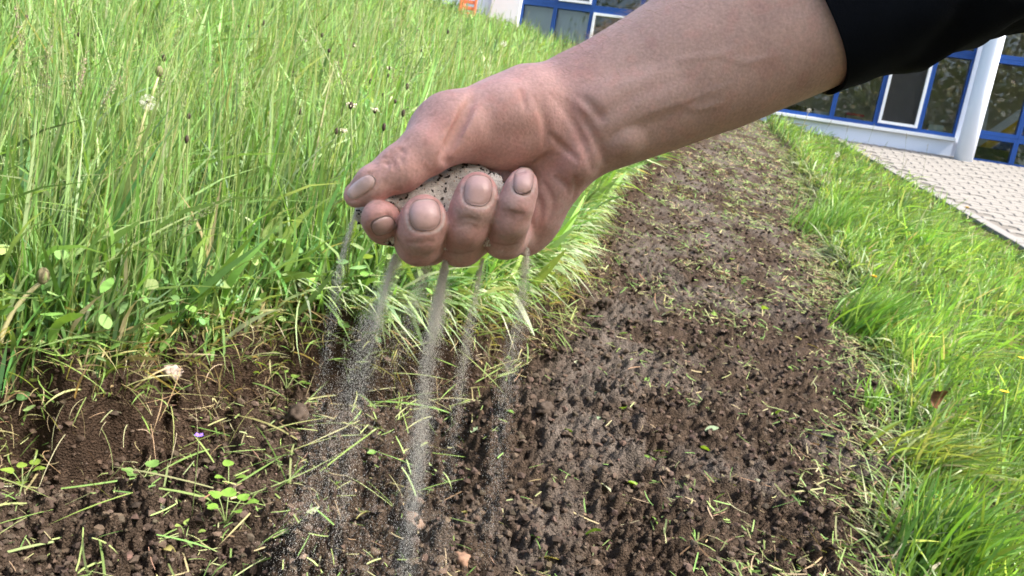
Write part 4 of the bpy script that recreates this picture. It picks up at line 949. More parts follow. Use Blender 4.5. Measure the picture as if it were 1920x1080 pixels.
# ------------------------------------------------------------------ seed heads, flowers, stalks: one object each
m_brown = simple('plantain_head', (.035, .022, .014), .8, .3, 300); m_cream = simple('anther_cream', (.62, .58, .42), .8, .1, 300)
m_stem = simple('green_stem', (.16, .21, .07), .6, .15, 90); m_tan = simple('dry_bud', (.17, .15, .08), .8, .25, 300); m_fluff = simple('seed_fluff', (.70, .68, .62), .9, .05, 300)
m_yel = simple('yellow_petal', (.80, .52, .01), .5, .08, 200); m_strawstem = simple('straw_stalk', (.40, .37, .20), .6, .15, 90)
def stem_curve(L, sway, n=6):
    t = np.linspace(0, 1, n); return np.stack([sway[0]*t**2, sway[1]*t**2, L*t], -1)
def place_head(px, py, L, sway):
  for k_ in range(14):
    hgt = L*float(Z@N); p = at_h(px, py, hgt+.13 if px < 1100 else hgt+.04); u_, w_ = uw(p-np.array([sway[0], sway[1], L])); 
    root = Gt(np.array([u_]), np.array([w_]))[0]; top = p-root
    ok_ = (w_ < eL(np.array([u_]))[0]-.06) if px < 1100 else (w_ > eR(np.array([u_]))[0]+.02)
    if ok_ or L < .1: break
    L *= .88
  return root, top
def ball(mb, c, r, sz=1.0, n=8, m=6, axis=None, c_=None):
    V = [tuple(np.add(c, (0, 0, -r*sz)))]; F = []
    for i in range(1, m):
        a = -math.pi/2+math.pi*i/m
        for k in range(n): b = 2*math.pi*k/n; V.append((c[0]+r*math.cos(a)*math.cos(b), c[1]+r*math.cos(a)*math.sin(b), c[2]+r*sz*math.sin(a)))
    V.append(tuple(np.add(c, (0, 0, r*sz)))); e = len(V)-1
    for k in range(n): F.append((0, 1+(k+1) % n, 1+k)); F.append((e, 1+(m-2)*n+k, 1+(m-2)*n+(k+1) % n))
    for i in range(m-2):
        for k in range(n): a = 1+i*n; F.append((a+k, a+(k+1) % n, a+n+(k+1) % n, a+n+k))
    return mb.add(V, F)
def curve_to(top, n=7, side=.3):
    t = np.linspace(0, 1, n)[:, None]; mid = np.array([top[0]*side, top[1]*side, top[2]*.55]); return 2*t*(1-t)*mid+t**2*np.asarray(top)
r5 = np.random.default_rng(105)
RIB = [(50, 33), (121, 33), (148, 65), (307, 109), (354, 218), (350, 261), (462, 159), (467, 49), (494, 43), (506, 32), (551, 139), (604, 66), (617, 95), (631, 246), (562, 209), (728, 142), (695, 152), (718, 178), (741, 190), (763, 162), (756, 212), (630, 246), (720, 238), (808, 187), (840, 60), (790, 95), (870, 110)]
RIBC = [(658, 198), (703, 207), (643, 245), (570, 77), (730, 128), (663, 85)]
for i, (px, py) in enumerate(RIB+RIBC):
    cream = i >= len(RIB); Ls = r5.uniform(.42, .58); sw = r5.normal(size=2)*.05; root, top = place_head(px, py, Ls, sw)
    o = empty('plantain_flower', root); hs = r5.uniform(.0042, .0062)
    mb = MB(); mb.tube(curve_to(top), .0019, 5); mb.build('stalk', m_stem, o, True)
    mb = MB(); ball(mb, top, hs, r5.uniform(1.3, 2.2)); hd = mb.build('flower_head', m_brown, o, True)
    if cream:
        mb = MB()
        for k in range(22):
            a = r5.uniform(0, 6.28); rr_ = hs*r5.uniform(1.3, 2.4); c = top+np.array([math.cos(a)*rr_, math.sin(a)*rr_, r5.uniform(-.004, .006)]); ball(mb, c, .0018, 1.2, 5, 3)
        mb.build('anther_ring', m_cream, o, True)
        tag(o, 'ribwort flower with a ring of cream anthers in the meadow', 'flower', 'ribwort flowers with cream rings')
    else: tag(o, 'dark brown ribwort seed head on a thin stalk in the meadow', 'seed head', 'dark ribwort heads in the meadow')
def dandelion(px, py, L, kind, lab, size=.011, grp=None, stalk=m_strawstem, sw=(.03, 0), sr=.0028):
    root, top = place_head(px, py, L, sw); o = empty('dandelion', root); mb = MB(); mb.tube(curve_to(top, 9, .1), np.linspace(sr*1.25, sr, 9), 8); mb.build('stalk', stalk, o, True)
    if kind == 'bud':
        mb = MB(); ball(mb, top+Z*size*.9, size, 1.5, 12, 8); mb.build('closed_head', m_tan, o, True)
        for k in range(10):
            a = 2*math.pi*k/10; mb = MB(); c, s = math.cos(a), math.sin(a); r0_ = size*1.05
            P = [top+np.array([c*size*.3, s*size*.3, -.002]), top+np.array([c*r0_, s*r0_, size*.5]), top+np.array([c*r0_*.85, s*r0_*.85, size*1.7])]; w_ = np.array([-s, c, 0])*size*.28
            mb.add([P[0]-w_*.6, P[0]+w_*.6, P[1]+w_, P[1]-w_, P[2]+w_*.2, P[2]-w_*.2], [(0, 1, 2, 3), (3, 2, 4, 5)]); mb.build('bract', m_stem if k % 2 else m_tan, o, True)
    elif kind == 'clock':
        mb = MB(); ball(mb, top, size*.28, 1, 8, 6); mb.build('core', m_brown, o, True); mb = MB()
        for k in range(90):
            v = unit(r5.normal(size=3)); e = top+v*size*r5.uniform(.8, 1.1); mb.tube([top+v*size*.25, e], .00022, 3, cap=False)
            for q in range(4):
                b = unit(np.cross(v, r5.normal(size=3))); mb.tube([e, e+(b*.8+v*.3)*size*.32], .0002, 3, cap=False)
        mb.build('seed_fluff', m_fluff, o, True)
    else:
        mb = MB(); nP = 40 if kind == 'yellow' else 5
        for k in range(nP):
            a = 2*math.pi*k/nP*(2.4 if nP > 5 else 1); rr_ = size*(1-.45*(k/nP) if nP > 5 else 1); up = .25+.75*(k/nP) if nP > 5 else .55
            c, s = math.cos(a), math.sin(a); w_ = np.array([-s, c, 0])*size*(.13 if nP > 5 else .5); e = top+np.array([c*rr_, s*rr_, size*up*.6])
            mb.add([top-w_*.4, top+w_*.4, e+w_-np.array([c, s, 0])*size*.25, e, e-w_-np.array([c, s, 0])*size*.25], [(0, 1, 2, 3, 4)])
        mb.build('petals', m_yel, o, True)
    tag(o, lab, 'flower', grp); return o
dandelion(80, 527, .30, 'bud', 'closed dandelion bud on a thick pale leaning stalk above the cut bank', .0115, sw=(.07, .0), sr=.0042)
dandelion(298, 140, .50, 'bud', 'faded brown dandelion head on a straw coloured stalk', .0095, sw=(.05, 0), sr=.003)
dandelion(277, 192, .45, 'clock', 'white fluffy dandelion clock next to the faded brown dandelion head', .018)
dandelion(945, 82, .45, 'clock', 'small pale seed clock in the far meadow near the hand', .02)
dandelion(1517, 207, .40, 'clock', 'white seed clock rising in front of the plinth', .022); dandelion(1570, 290, .34, 'clock', 'white seed clock in the verge grass below the plinth', .02)
for px, py in [(450, 22), (625, 70), (638, 85), (632, 78), (775, 221), (770, 3), (560, 118), (690, 60), (742, 108), (1010, 98), (520, 40)]: dandelion(px, py, r5.uniform(.36, .46), 'butter', 'small yellow buttercup among the tall meadow grass', .012, 'buttercups in the meadow', m_stem, r5.normal(size=2)*.03, .0012)
for px, py in [(1512, 236), (1883, 736), (1916, 673)]: dandelion(px, py, .28, 'butter', 'yellow buttercup in the verge grass beside the kerb side', .013, 'buttercups on the verge', m_stem, r5.normal(size=2)*.03, .0012)
dandelion(1638, 520, .12, 'yellow', 'yellow dandelion flower low at the edge of the dug strip', .020, None, m_stem); dandelion(1813, 390, .10, 'yellow', 'yellow dandelion flower growing beside the kerb', .022, None, m_stem)
# feathery grass panicles
m_pan = simple('panicle', (.24, .27, .13), .7, .2, 120); m_panp = simple('panicle_purple', (.25, .19, .14), .7, .2, 120)
def panicle(px, py, L, sway, lab, grp, mat=m_pan, size=.10, arc=.3, seedn=60):
    root, top = place_head(px, py, L, sway); P = curve_to(top, 14, arc); o = empty('grass_panicle', root)
    mb = MB(); mb.tube(P, np.linspace(.0014, .0006, 14), 5); mb.build('stalk', m_stem, o, True); mb = MB(); Ltot = np.linalg.norm(np.diff(P, axis=0), axis=1).sum()
    for k in range(seedn):
        f = 1-size/Ltot*r5.random()**.8; x = f*13; i = min(int(x), 12); b = P[i]*(1-x+i)+P[i+1]*(x-i); tdir = unit(P[i+1]-P[i]); out = unit(np.cross(tdir, r5.normal(size=3)))
        e = b+(tdir*.8+out*r5.uniform(.3, 1))*.016*(1.2-f*.6)*size/.10*r5.uniform(.4, 1); ax_ = unit(tdir+out*.5); w_ = unit(np.cross(ax_, r5.normal(size=3)))*.0011; l_ = ax_*.0032
        mb.add([e-l_, e+w_, e+l_, e-w_, e+np.cross(ax_, w_)], [(0, 1, 2, 3), (0, 4, 2), (0, 1, 4), (1, 2, 4)])
    mb.build('seed_head', mat, o, True); tag(o, lab, 'grass stalk', grp); return o
panicle(430, 372, .42, (.26, -.02), 'long grass stalk arching over with a drooping feathery tip above the cut', None, m_pan, .12, .1, 110)
for i in range(46):
    px, py = r5.uniform(0, 840), r5.uniform(-10, 150); panicle(px, py, r5.uniform(.56, .76), r5.normal(size=2)*.07, 'pale feathery grass head standing above the meadow', 'feathery grass heads in the meadow', m_pan if r5.random() < .8 else m_panp, r5.uniform(.07, .12), .25, 46)
for px, py in [(1300, 190), (1590, 235), (1640, 232), (1700, 250), (1560, 225), (1665, 265), (1740, 270), (1850, 640), (1880, 690), (1830, 560), (1800, 600), (1720, 530), (1890, 590), (1750, 480), (1870, 480), (1700, 300)]:
    panicle(px, py, r5.uniform(.30, .44), r5.normal(size=2)*.05+[.03, 0], 'purplish grass head standing above the verge', 'purplish grass heads on the verge', m_panp if r5.random() < .7 else m_pan, .07, .25, 40)
# a few large single blades that stand out
def big_blade(pts, wid, col, lab, heights):
    Q = np.array([at_h(x, y, h) for (x, y), h in zip(pts, heights)]); s = np.linspace(0, 1, len(Q)); t = np.linspace(0, 1, 14); P = np.stack([np.interp(t, s, Q[:, k]) for k in range(3)], -1)
    for _ in range(3): P[1:-1] = (P[:-2]+2*P[1:-1]+P[2:])/4
    tan = unit(np.gradient(P, axis=0)); side = unit(np.cross(tan, -FWD+.4*Z)); w_ = wid*np.clip(1.15-t**3*1.15, .03, 1)*.5; up = np.cross(side, tan)*wid*.18
    V = np.concatenate([P-side*w_[:, None], P-up, P+side*w_[:, None]]); n = len(P)
    F = [(i, i+1, n+i+1, n+i) for i in range(n-1)]+[(n+i, n+i+1, 2*n+i+1, 2*n+i) for i in range(n-1)]
    o = obj('single_grass', V-Q[0], F, m_leaf, None, True, np.tile(col, (3*n, 1))); o.location = Q[0]; tag(o, lab, 'grass blade')
big_blade([(118, 440), (150, 260), (215, 195), (270, 165), (330, 152)], .010, (.13, .20, .10), 'wide blue-green grass blade arching to the right near the dandelion clock', [.2, .46, .54, .56, .56])
big_blade([(60, 640), (110, 420), (170, 230), (240, 100)], .010, (.11, .18, .08), 'tall blue-green blade rising from the cut bank beside the arching blade', [.16, .38, .52, .62])
big_blade([(20, 640), (180, 500), (310, 425), (425, 372)], .006, (.20, .26, .10), 'long pale stalk-like blade slanting up across the meadow front', [.2, .32, .4, .44])
big_blade([(0, 660), (50, 590), (130, 480)], .008, (.30, .33, .12), 'short yellowish blade leaning by the closed dandelion bud', [.14, .2, .3])
# ------------------------------------------------------------------ soil crumbs, clippings, leaves, stones
r6 = np.random.default_rng(301)
def strip_pts(n, u0, u1, rng, bias=0.0, lo=-.02, hi=1.02):
    v = rng.uniform(D_PLANE*FPX/u1, D_PLANE*FPX/u0, n); uu = D_PLANE*FPX/v; f = rng.uniform(lo, hi, n)
    if bias > 0: f = np.where(rng.random(n) < bias, 1-np.abs(rng.normal(size=n))*.13, f)
    a, b = eL(uu), eR(uu); ww = a+(b-a)*f; ww = np.maximum(ww, -1.1*uu-.1); return uu, ww
uu, ww = strip_pts(27000, .7, 7.5, r6, 0, -.0, 1.0); n = len(uu); sz = np.exp(r6.normal(size=n)*.75)*.0034*np.clip(uu/1.6, .8, 2.2); sz = np.clip(sz, .0012, .011)
p0 = Gt(uu, ww)+N*(sz*.25)[:, None]; col = np.array([.062, .044, .032])*np.exp(r6.normal(size=(n, 1))*.28)*np.exp(r6.normal(size=(n, 3))*.04)
# twelve-cornered crumbs with jittered corners
g = (1+5**.5)/2; ico = unit(np.array([[-1, g, 0], [1, g, 0], [-1, -g, 0], [1, -g, 0], [0, -1, g], [0, 1, g], [0, -1, -g], [0, 1, -g], [g, 0, -1], [g, 0, 1], [-g, 0, -1], [-g, 0, 1]], float))
icof = np.array([[0, 11, 5], [0, 5, 1], [0, 1, 7], [0, 7, 10], [0, 10, 11], [1, 5, 9], [5, 11, 4], [11, 10, 2], [10, 7, 6], [7, 1, 8], [3, 9, 4], [3, 4, 2], [3, 2, 6], [3, 6, 8], [3, 8, 9], [4, 9, 5], [2, 4, 11], [6, 2, 10], [8, 6, 7], [9, 8, 1]])
def lumps(p0, sz, col, rng, flat=.75):
    n = len(p0); J_ = ico[None]*rng.uniform(.5, 1.35, (n, 12, 1))*sz[:, None, None]*np.array([1, 1, flat]); a = rng.uniform(0, 6.28, n); c, s = np.cos(a)[:, None], np.sin(a)[:, None]
    V = np.stack([J_[..., 0]*c-J_[..., 1]*s, J_[..., 0]*s+J_[..., 1]*c, J_[..., 2]], -1)+p0[:, None]
    return V.reshape(-1, 3), (np.arange(n)[:, None, None]*12+icof[None]).reshape(-1, 3), np.repeat(col, 12, 0)
m_crumb = vcol('soil_crumbs', .9, .2, .8, 700, .35, 500)
n2 = 2600; u2 = r6.uniform(.75, 3.2, n2); w2 = eL(u2)+r6.uniform(-.10, .06, n2); z2 = np.exp(r6.normal(size=n2)*.6)*.0045; c2 = np.array([.05, .033, .023])*np.exp(r6.normal(size=(n2, 1))*.3)
p0 = np.concatenate([p0, Gt(u2, w2)+N*(z2*.2)[:, None]]); sz = np.concatenate([sz, np.clip(z2, .002, .009)]); col = np.concatenate([col, np.broadcast_to(c2, (n2, 3))])
V, F, C = lumps(p0, sz, col, r6); tag(obj('soil_crumbs', V, F, m_crumb, None, False, C), 'loose dark crumbs of raked soil in the dug strip', 'soil', kind='stuff')
# clippings: short cut grass lying about, densest along the right edge and uphill
parts = []
for n, u0, u1, bias, lr, wr, seg in [(2600, 1.0, 4.5, .97, (.03, .10), (.002, .0045), 4), (6500, .75, 3.2, .45, (.012, .065), (.0012, .0035), 3), (6000, 2.8, 5.2, .30, (.02, .07), (.002, .0045), 2), (7500, 4.6, 11.8, .10, (.025, .08), (.003, .007), 2)]:
    uu, ww = strip_pts(n, u0, u1, r6, bias); fr_ = (ww-eL(uu))/np.maximum(eR(uu)-eL(uu), .1); kk = r6.random(n) < np.clip(.30+.45*sstep(2.6, 4.6, uu)+1.5*noise2(uu, ww, .28, 61)+1.0*noise2(uu, ww, .09, 62)+.8*sstep(.72, .95, fr_), .05, 1)
    uu, ww = uu[kk], ww[kk]; k = len(uu); p0 = Gt(uu, ww, .004)
    a = r6.uniform(0, 6.28, k)[:, None]; d = unit(U*np.cos(a)+W*np.sin(a)+N*r6.normal(size=(k, 1))*.22); L_ = r6.uniform(*lr, k)
    parts.append(ribbons(p0-d*L_[:, None]*.5+N*.003, d, unit(r6.normal(size=(k, 3))), L_, r6.uniform(0, .5, k), r6.uniform(*wr, k), unit(N+r6.normal(size=(k, 3))*.5), pal(k, [(.20, .27, .09), (.27, .28, .13), (.31, .26, .15), (.13, .22, .06), (.20, .13, .08)], [3, 2.5, 2, 3, 1.5], .2, r6), seg, 'strip'))
V, F, C = join(parts); tag(obj('grass_clippings', V, F, m_dry, None, True, C), 'cut grass clippings scattered over the raked soil', 'clippings', kind='stuff')
# rootlets and stalks hanging from the cut bank on the left
n = 1500; uu = r6.uniform(.75, 3.4, n); ww = eL(uu)+r6.normal(size=n)*.05+.02; p0 = Gt(uu, ww, .0); d = unit(W*r6.uniform(-.1, .9, (n, 1))+U*r6.normal(size=(n, 1))*.6-U*.3+N*r6.uniform(-.2, .6, (n, 1)))
v1 = ribbons(p0, d, unit(-N+r6.normal(size=(n, 3))*.6), r6.uniform(.03, .14, n), r6.uniform(.3, 1.2, n), r6.uniform(.0007, .002, n), unit(r6.normal(size=(n, 3))), pal(n, [(.34, .27, .15), (.26, .18, .11), (.24, .27, .10), (.40, .36, .22)], [3, 2, 2, 2], .2, r6), 5, 'stem')
n = 380; uu = r6.uniform(.75, 2.6, n); a_, b_ = eL(uu), eB(uu); ww = a_+r6.uniform(0, 1, n)*np.maximum(b_-a_, .1); p0 = Gt(uu, ww, .008); ang = r6.uniform(0, 6.28, (n, 1)); d = unit(W*np.cos(ang)+U*np.sin(ang)+N*r6.uniform(-.02, .3, (n, 1)))
v2 = ribbons(p0, d, unit(-N+r6.normal(size=(n, 3))*.5), r6.uniform(.06, .26, n), r6.uniform(.1, .7, n), r6.uniform(.002, .0055, n), unit(N+r6.normal(size=(n, 3))*.5), pal(n, [(.15, .23, .06), (.22, .28, .10), (.30, .29, .14)], [3, 3, 2], .2, r6), 5, 'blade')
V, F, C = join([v1, v2]); tag(obj('root_fibres', V, F, m_dry, None, True, C), 'straw coloured rootlets and torn stems hanging from the cut bank', 'roots', kind='stuff')
# loose leaves that can be picked out one by one
def leaf_mesh(nm, L_, w_, curl, col, n=7):
    V = []; C = []
    for i in range(n):
        t = i/(n-1); ww_ = w_*math.sin(math.pi*min(1, t*.94+.04))**.8*.5; z = curl*math.sin(t*math.pi)*L_*.4
        for s in (-1, 0, 1): V.append((t*L_-L_/2, s*ww_, z+(abs(s)*w_*.16))); C.append(np.array(col)*(1.15 if s == 0 else 1))
    F = [(i*3+k, (i+1)*3+k, (i+1)*3+k+1, i*3+k+1) for i in range(n-1) for k in range(2)]
    return mesh_data(nm, V, F, m_leaf, True, np.array(C))
kinds = [leaf_mesh('leaf', .030, .016, .25, (.12, .22, .04)), leaf_mesh('leaf', .036, .020, .2, (.26, .34, .20)), leaf_mesh('leaf', .042, .012, .3, (.42, .38, .14)), leaf_mesh('leaf', .055, .009, .15, (.16, .27, .05)), leaf_mesh('leaf', .028, .022, .3, (.20, .33, .05)), leaf_mesh('leaf', .040, .015, .35, (.34, .36, .24))]
LABS = ['small fresh green leaf lying on the raked soil', 'pale grey-green leaf lying on the raked soil', 'yellowed narrow leaf lying on the raked soil', 'narrow green blade piece lying on the raked soil', 'round bright green leaf lying on the raked soil', 'washed-out pale leaf curled on the raked soil']
LP = [((1065, 820), 3), ((945, 797), 0), ((888, 808), 1), ((1118, 733), 1), ((1165, 635), 0), ((1185, 918), 4), ((1317, 855), 4), ((1325, 832), 1), ((1115, 805), 1), ((1370, 495), 4), ((1395, 530), 0), ((1335, 600), 4), ((1480, 700), 0), ((873, 988), 2), ((1022, 1065), 2), ((1108, 1015), 4), ((1290, 780), 1), ((1165, 785), 4), ((1020, 610), 0), ((960, 650), 0),
      ((1240, 850), 3), ((1210, 870), 3), ((1222, 990), 3), ((1265, 745), 3), ((1400, 705), 1), ((1500, 640), 5), ((1560, 860), 5), ((1130, 930), 5), ((1340, 950), 3), ((680, 990), 2), ((640, 860), 0), ((545, 980), 3), ((515, 1035), 3), ((600, 930), 5), ((305, 925), 5), ((320, 995), 2), ((255, 870), 4), ((650, 690), 1), ((575, 700), 0), ((700, 830), 0), ((770, 1000), 5), ((990, 1030), 3), ((1420, 900), 5), ((1455, 790), 4), ((1380, 660), 0), ((1250, 600), 5), ((1430, 590), 4), ((1080, 690), 5), ((1210, 720), 0), ((1290, 930), 3)]
for (px, py), k in LP:
    u_, w_ = gpix(px, py, .01); p = Gt(np.array([u_]), np.array([w_]), .006)[0]; o = bpy.data.objects.new('leaf', kinds[k]); link(o); o.location = p
    o.rotation_euler = (r6.normal()*.35+.2, r6.normal()*.35, r6.uniform(0, 6.28)); s = r6.uniform(.8, 1.25)*(1 if u_ < 2.2 else 1.25); o.scale = (s, s, s); tag(o, LABS[k], 'leaf', LABS[k].replace(' leaf', ' leaves', 1))
# brown dead leaf caught in the verge grass
mb = MB(); n = 9
for i in range(n):
    for j in range(n):
        a, b = i/(n-1)*2-1, j/(n-1)*2-1; k = max(abs(a), abs(b))/max(math.hypot(a, b), 1e-6); a2, b2 = a*k, b*k; mb.V.append((a2*.026, .014*(a2**2)-.006*b2*b2+.003*math.sin(7*a2+4*b2), b2*.032)); mb.C.append(np.array((.10, .045, .02))*(1+.8*(abs(a2+.2) < .25)))
mb.F = [(i*n+j, (i+1)*n+j, (i+1)*n+j+1, i*n+j+1) for i in range(n-1) for j in range(n-1)]
o = mb.build('dead_leaf', vcol('dead_leaf', .6, .3, .5, 300), None, True); o.location = at_h(1762, 748, .16); o.rotation_euler = (.2, .2, .35); tag(o, 'brown curled dead leaf caught in the verge grass', 'leaf')
# stones
def stone(px, py, size, col, lab, flat=.7, seed=1, lift=.05):
    r = np.random.default_rng(seed); bm = bmesh.new(); bmesh.ops.create_icosphere(bm, subdivisions=3, radius=1); V = np.array([v.co for v in bm.verts]); F = [tuple(v.index for v in f.verts) for f in bm.faces]; bm.free()
    V = V*(1+.55*noise3(V*1.3+seed*3.3)+.35*noise3(V*3.1+seed))[:, None]*np.array([1, .8, flat])*size; u_, w_ = gpix(px, py, .02); p = Gt(np.array([u_]), np.array([w_]))[0]
    o = obj('stone', V, F, simple('stone', col, .85, .25, 60, .6, 250), None, True); o.location = p+N*size*flat*lift; o.rotation_euler = (r.uniform(-.3, .3), r.uniform(-.3, .3), r.uniform(0, 6)); tag(o, lab, 'stone')
stone(318, 735, .024, (.30, .24, .20), 'pale pinkish stone stuck in the cut bank below the grass', .8, 1, .2); stone(767, 1010, .022, (.15, .10, .07), 'tan clod of earth lying in the dug strip', .6, 2); stone(863, 1060, .020, (.19, .11, .07), 'orange-brown clod lying near the yellow leaf', .8, 3)
for i, (px, py, s) in enumerate([(1135, 575, .03), (1065, 600, .025), (1015, 790, .024), (560, 770, .03), (1580, 690, .022), (940, 700, .03)]):
    stone(px, py, s, (.045, .030, .020), 'dark lump of soil standing proud in the dug strip' , .8, 10+i); bpy.context.scene.objects
for o in [o for o in scene.objects if o.get('label') == 'dark lump of soil standing proud in the dug strip']: o['group'] = 'soil lumps in the dug strip'
# small leafy weeds in the loosened soil
def weed(px, py, nl, L_, col, lab, seed, rnd=True):
    r = np.random.default_rng(seed); u_, w_ = gpix(px, py+12, .0); root = Gt(np.array([u_]), np.array([w_]))[0]; o = empty('seedling', root)
    for k in range(nl):
        a = 2*math.pi*k/nl+r.uniform(-.3, .3); top = np.array([math.cos(a)*L_*r.uniform(.4, .9), math.sin(a)*L_*r.uniform(.4, .9), L_*r.uniform(.6, 1.3)]); mb = MB(); mb.tube(curve_to(top, 6, .3), .0011, 5); st_ = mb.build('stem', m_stem, o, True)
        m_ = 18; V = [top]; C = [np.array(col)]
        ax_ = unit(np.array([math.cos(a), math.sin(a), .25])); sd_ = unit(np.cross(ax_, Z)); nn_ = np.cross(sd_, ax_); R_ = L_*r.uniform(.22, .36)
        for q in range(m_): t_ = 2*math.pi*q/m_; rr_ = R_*(1+.17*math.cos(3*t_)); V.append(top+ax_*(rr_*math.cos(t_)+R_*.7)+sd_*rr_*math.sin(t_)+nn_*.25*R_*math.sin(t_)**2); C.append(np.array(col)*r.uniform(.8, 1.2))
        obj('leaf', V, [(0, 1+q, 1+(q+1) % m_) for q in range(m_)], m_leaf, o, True, np.array(C))
    tag(o, lab, 'seedling')
weed(425, 945, 7, .045, (.17, .31, .05), 'bright lobed-leaf weed sprouting from the lower soil ledge', 1); weed(430, 880, 3, .035, (.17, .30, .05), 'small three-leaved weed above the lobed-leaf weed', 2); weed(265, 865, 4, .04, (.15, .27, .07), 'pale green seedling under the cut bank', 3)
weed(655, 690, 5, .05, (.28, .36, .14), 'pale broad-leaved rosette beside the falling sand', 4); weed(350, 965, 3, .03, (.24, .33, .08), 'tiny drooping seedling left of the lobed-leaf weed', 5); weed(840, 540, 4, .05, (.22, .36, .06), 'small bright weed growing out of the flattened grass', 6)
weed(540, 700, 5, .035, (.18, .29, .06), 'small clover-like weed at the foot of the grass', 7); weed(200, 660, 5, .045, (.14, .25, .06), 'round-leaved weed under the tall grass at the cut bank', 8); weed(40, 850, 5, .035, (.20, .30, .05), 'feathery small weed hanging on the cut bank', 9); weed(1675, 590, 5, .05, (.12, .22, .05), 'rosette of dandelion leaves below the yellow flower', 10)
m_pur = simple('purple_petal', (.22, .12, .55), .6, .1, 200)
root, top = place_head(373, 818, .03, (0, 0)); o = empty('violet', root); MB().tube(curve_to(top, 5, .2), .0008, 5).build('stalk', m_stem, o, True)
for k in range(5):
    a = 2*math.pi*k/5; c, s = math.cos(a), math.sin(a); w_ = np.array([-s, c, 0])*.004; MB().add([top, top+np.array([c, s, .3])*.006+w_, top+np.array([c, s, .4])*.010, top+np.array([c, s, .3])*.006-w_], [(0, 1, 2, 3)]).build('petal', m_pur, o)
tag(o, 'tiny purple flower on the soil below the cut bank', 'flower')
# ------------------------------------------------------------------ sand trickling from the fist, grain by grain
r7 = np.random.default_rng(401); cen = []; siz = []
down = np.array([Z@RT, Z@UPV, -(Z@FWD)])*-1.0; gdir = np.array([-Z@RT, -Z@UPV, Z@FWD])*1.0
gcam = -np.array([Z@RT, Z@UPV, -(Z@FWD)])                     # gravity in the hand's axes
for (px, py, dep), nn, v0, spread, drift in [((740, 476, .362), 13000, .25, 1.0, (-16, 0, 6)), ((836, 488, .366), 70000, .35, 2.0, (7, 0, 8)), ((905, 484, .372), 13000, .3, 1.5, (4, 0, 5)), ((988, 466, .385), 20000, .3, 2.0, (12, 0, 0)), ((668, 396, .362), 9000, .2, 1.4, (-14, 0, 4)), ((850, 495, .366), 9000, .5, 3.0, (-14, 0, 10)), ((745, 480, .366), 30000, .4, 4.5, (-48, 0, 14)), ((800, 490, .37), 15000, .5, 5.0, (-24, 0, 20))]:
    nn = int(nn*1.9); T = .178*(1-np.sqrt(1-r7.random(nn)*.985))**.8; fil = r7.integers(0, 4, nn)                 # each trickle is a few wavering threads with thin and thick spells
    s = (v0*T+.5*9.81*T*T)*1000.0; ph = fil*3.7+px*.11
    dens = .5+.9*noise3(np.stack([T*26, ph, 0*T+.3], -1)); kp = r7.random(nn) < np.clip(dens, .06, 1); T, fil, s, ph = T[kp], fil[kp], s[kp], ph[kp]; m = len(T)
    wob = np.stack([noise3(np.stack([T*9, ph, 0*T+k], -1)) for k in (1.3, 5.1, 8.7)], -1)*np.array([1, .3, 1])*(T[:, None]*55*spread**.3)
    thick = .30+T[:, None]*10*(1+.8*noise3(np.stack([T*14, ph+20, 0*T], -1)))[:, None]
    dsp = r7.normal(size=(m, 3))*spread*thick*np.array([1, .5, 1])
    c = cs(px, py, dep)+gcam*s[:, None]+dsp+wob+np.array(drift)*(T[:, None]/.25)**1.3; cen.append(c); siz.append(np.clip(np.exp(r7.normal(size=m)*.5)*.050, .02, .17))
# grains running down the gaps between the fingers
for (x0, y0, x1, y1, dep, nn) in [(742, 400, 739, 455, .353, 600), (842, 395, 834, 468, .357, 900), (934, 350, 914, 462, .358, 500)]:
    t = r7.random(nn); c = np.stack([cs(x0+(x1-x0)*a+r7.normal()*4, y0+(y1-y0)*a, dep+.004*r7.random()) for a in t]); cen.append(c); siz.append(np.full(nn, .22))
cen = np.concatenate(cen); siz = np.concatenate(siz); wc = to_world(cen); hu, hw2 = uw(wc); 
keep = ((wc-O)@N) > H(hu, hw2, False)+.002; wc, siz = wc[keep], siz[keep]; n = len(wc)
col = np.array([.92, .88, .82])*np.exp(r7.normal(size=(n, 1))*.12)
A_ = unit(-Z+r7.normal(size=(n, 3))*.2); B_ = unit(np.cross(A_, r7.normal(size=(n, 3)))); C_ = np.cross(A_, B_); sz_ = (siz/1000.0)[:, None]
gv = np.stack([wc+A_*sz_*3.2, wc-A_*sz_*2.6+B_*sz_, wc-A_*sz_*2.6-B_*sz_*.5+C_*sz_*.87, wc-A_*sz_*2.6-B_*sz_*.5-C_*sz_*.87], 1).reshape(-1, 3)
gf = (np.arange(n)[:, None, None]*4+np.array([[0, 1, 2], [0, 2, 3], [0, 3, 1], [1, 3, 2]])[None]).reshape(-1, 3); gc = np.repeat(col, 4, 0)
m_grain = foliage('sand_grain', .45, .8, .3)
for n_2 in m_grain.node_tree.nodes:
    if n_2.type == 'MIX_RGB': n_2.inputs[2].default_value = (1, 1, 1, 1)
tag(obj('falling_sand', gv, gf, m_grain, None, False, gc), 'pale sand grains trickling down from the closed fist', 'sand', kind='stuff')
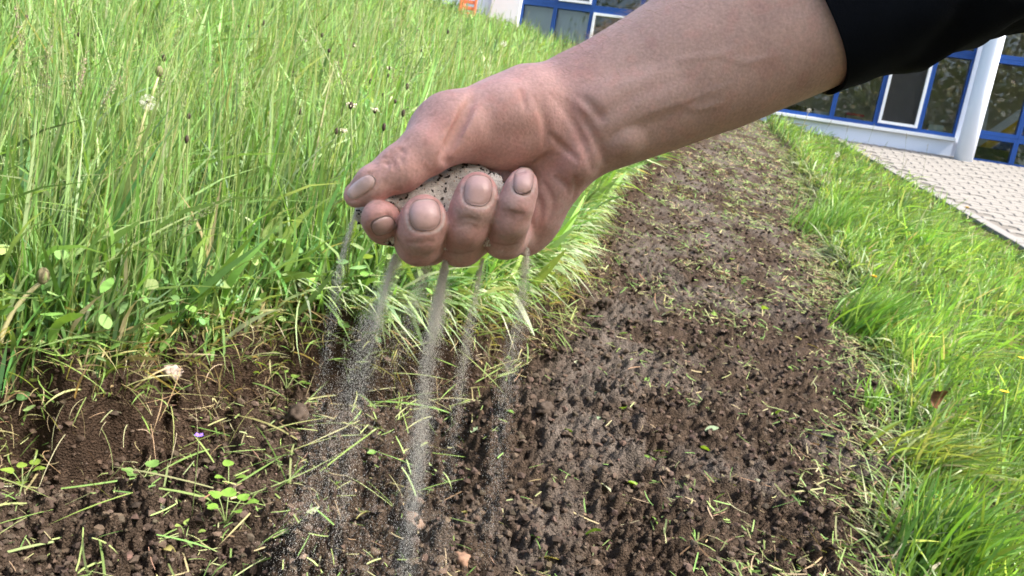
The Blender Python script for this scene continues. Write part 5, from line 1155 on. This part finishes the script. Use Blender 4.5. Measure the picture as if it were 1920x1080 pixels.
# ------------------------------------------------------------------ blossoming trees down the slope behind the viewer (they mirror in the panes)
m_bark = simple('bark', (.07, .05, .04), .9, .25, 15, .6, 40); m_tleaf = foliage('tree_leaf', .3)
def tree(x, y, h, seed, lab):
    r = np.random.default_rng(seed); u_, w_ = uw(np.array([x, y, 0.0])); u_ = (y-O[1])/U[1]; z = max(-4.5, float(O[2]-(N[0]*(x-O[0])+N[1]*(y-O[1]))/N[2])); o = empty('blossom_tree', (x, y, z-.05))
    mb = MB(); mb.tube([(0, 0, 0), (.05, .02, h*.2), (.0, .08, h*.4), (.1, 0, h*.7)], [.2, .16, .12, .05], 10); tips = []
    for k in range(11):
        a = r.uniform(0, 6.28); b = np.array([0, 0, h*r.uniform(.22, .6)]); e = np.array([math.cos(a)*h*.34, math.sin(a)*h*.34, h*r.uniform(.5, .95)]); m = (b+e)/2+r.normal(size=3)*.25; mb.tube([b, m, e], [.08, .05, .015], 6); tips += [m, e, (m+e)/2]
        for q in range(3): e2 = e+r.normal(size=3)*h*.1; mb.tube([m, (m+e2)/2+r.normal(size=3)*.1, e2], [.035, .02, .006], 5); tips += [e2, (m+e2)/2]
    mb.build('trunk', m_bark, o, True); tips = np.array(tips); n = 7500; c = tips[r.integers(0, len(tips), n)]+r.normal(size=(n, 3))*h*.055; d = unit(r.normal(size=(n, 3)))
    V, F, C = ribbons(c, d, unit(r.normal(size=(n, 3))), r.uniform(.14, .26, n), np.zeros(n), r.uniform(.08, .15, n), unit(r.normal(size=(n, 3))), pal(n, [(.10, .15, .04), (.14, .2, .05), (.75, .70, .70)], [3, 2, 1.6], .15, r), 2, 'leaf')
    obj('crown', V, F, m_tleaf, o, True, C); tag(o, lab, 'tree')
tree(4.0, -9.0, 12.5, 1, 'blossoming tree straight down the slope from the column'); tree(8.2, -10.5, 14, 2, 'tall blossoming tree down the slope facing the glazed bay'); tree(.0, -12.5, 14, 3, 'tall blossoming tree at the bottom of the slope'); tree(-5.0, -9.5, 12, 4, 'blossoming tree down the slope facing the pale blinds'); tree(12.5, -9.0, 12, 5, 'spreading blossoming tree beyond the paving end')
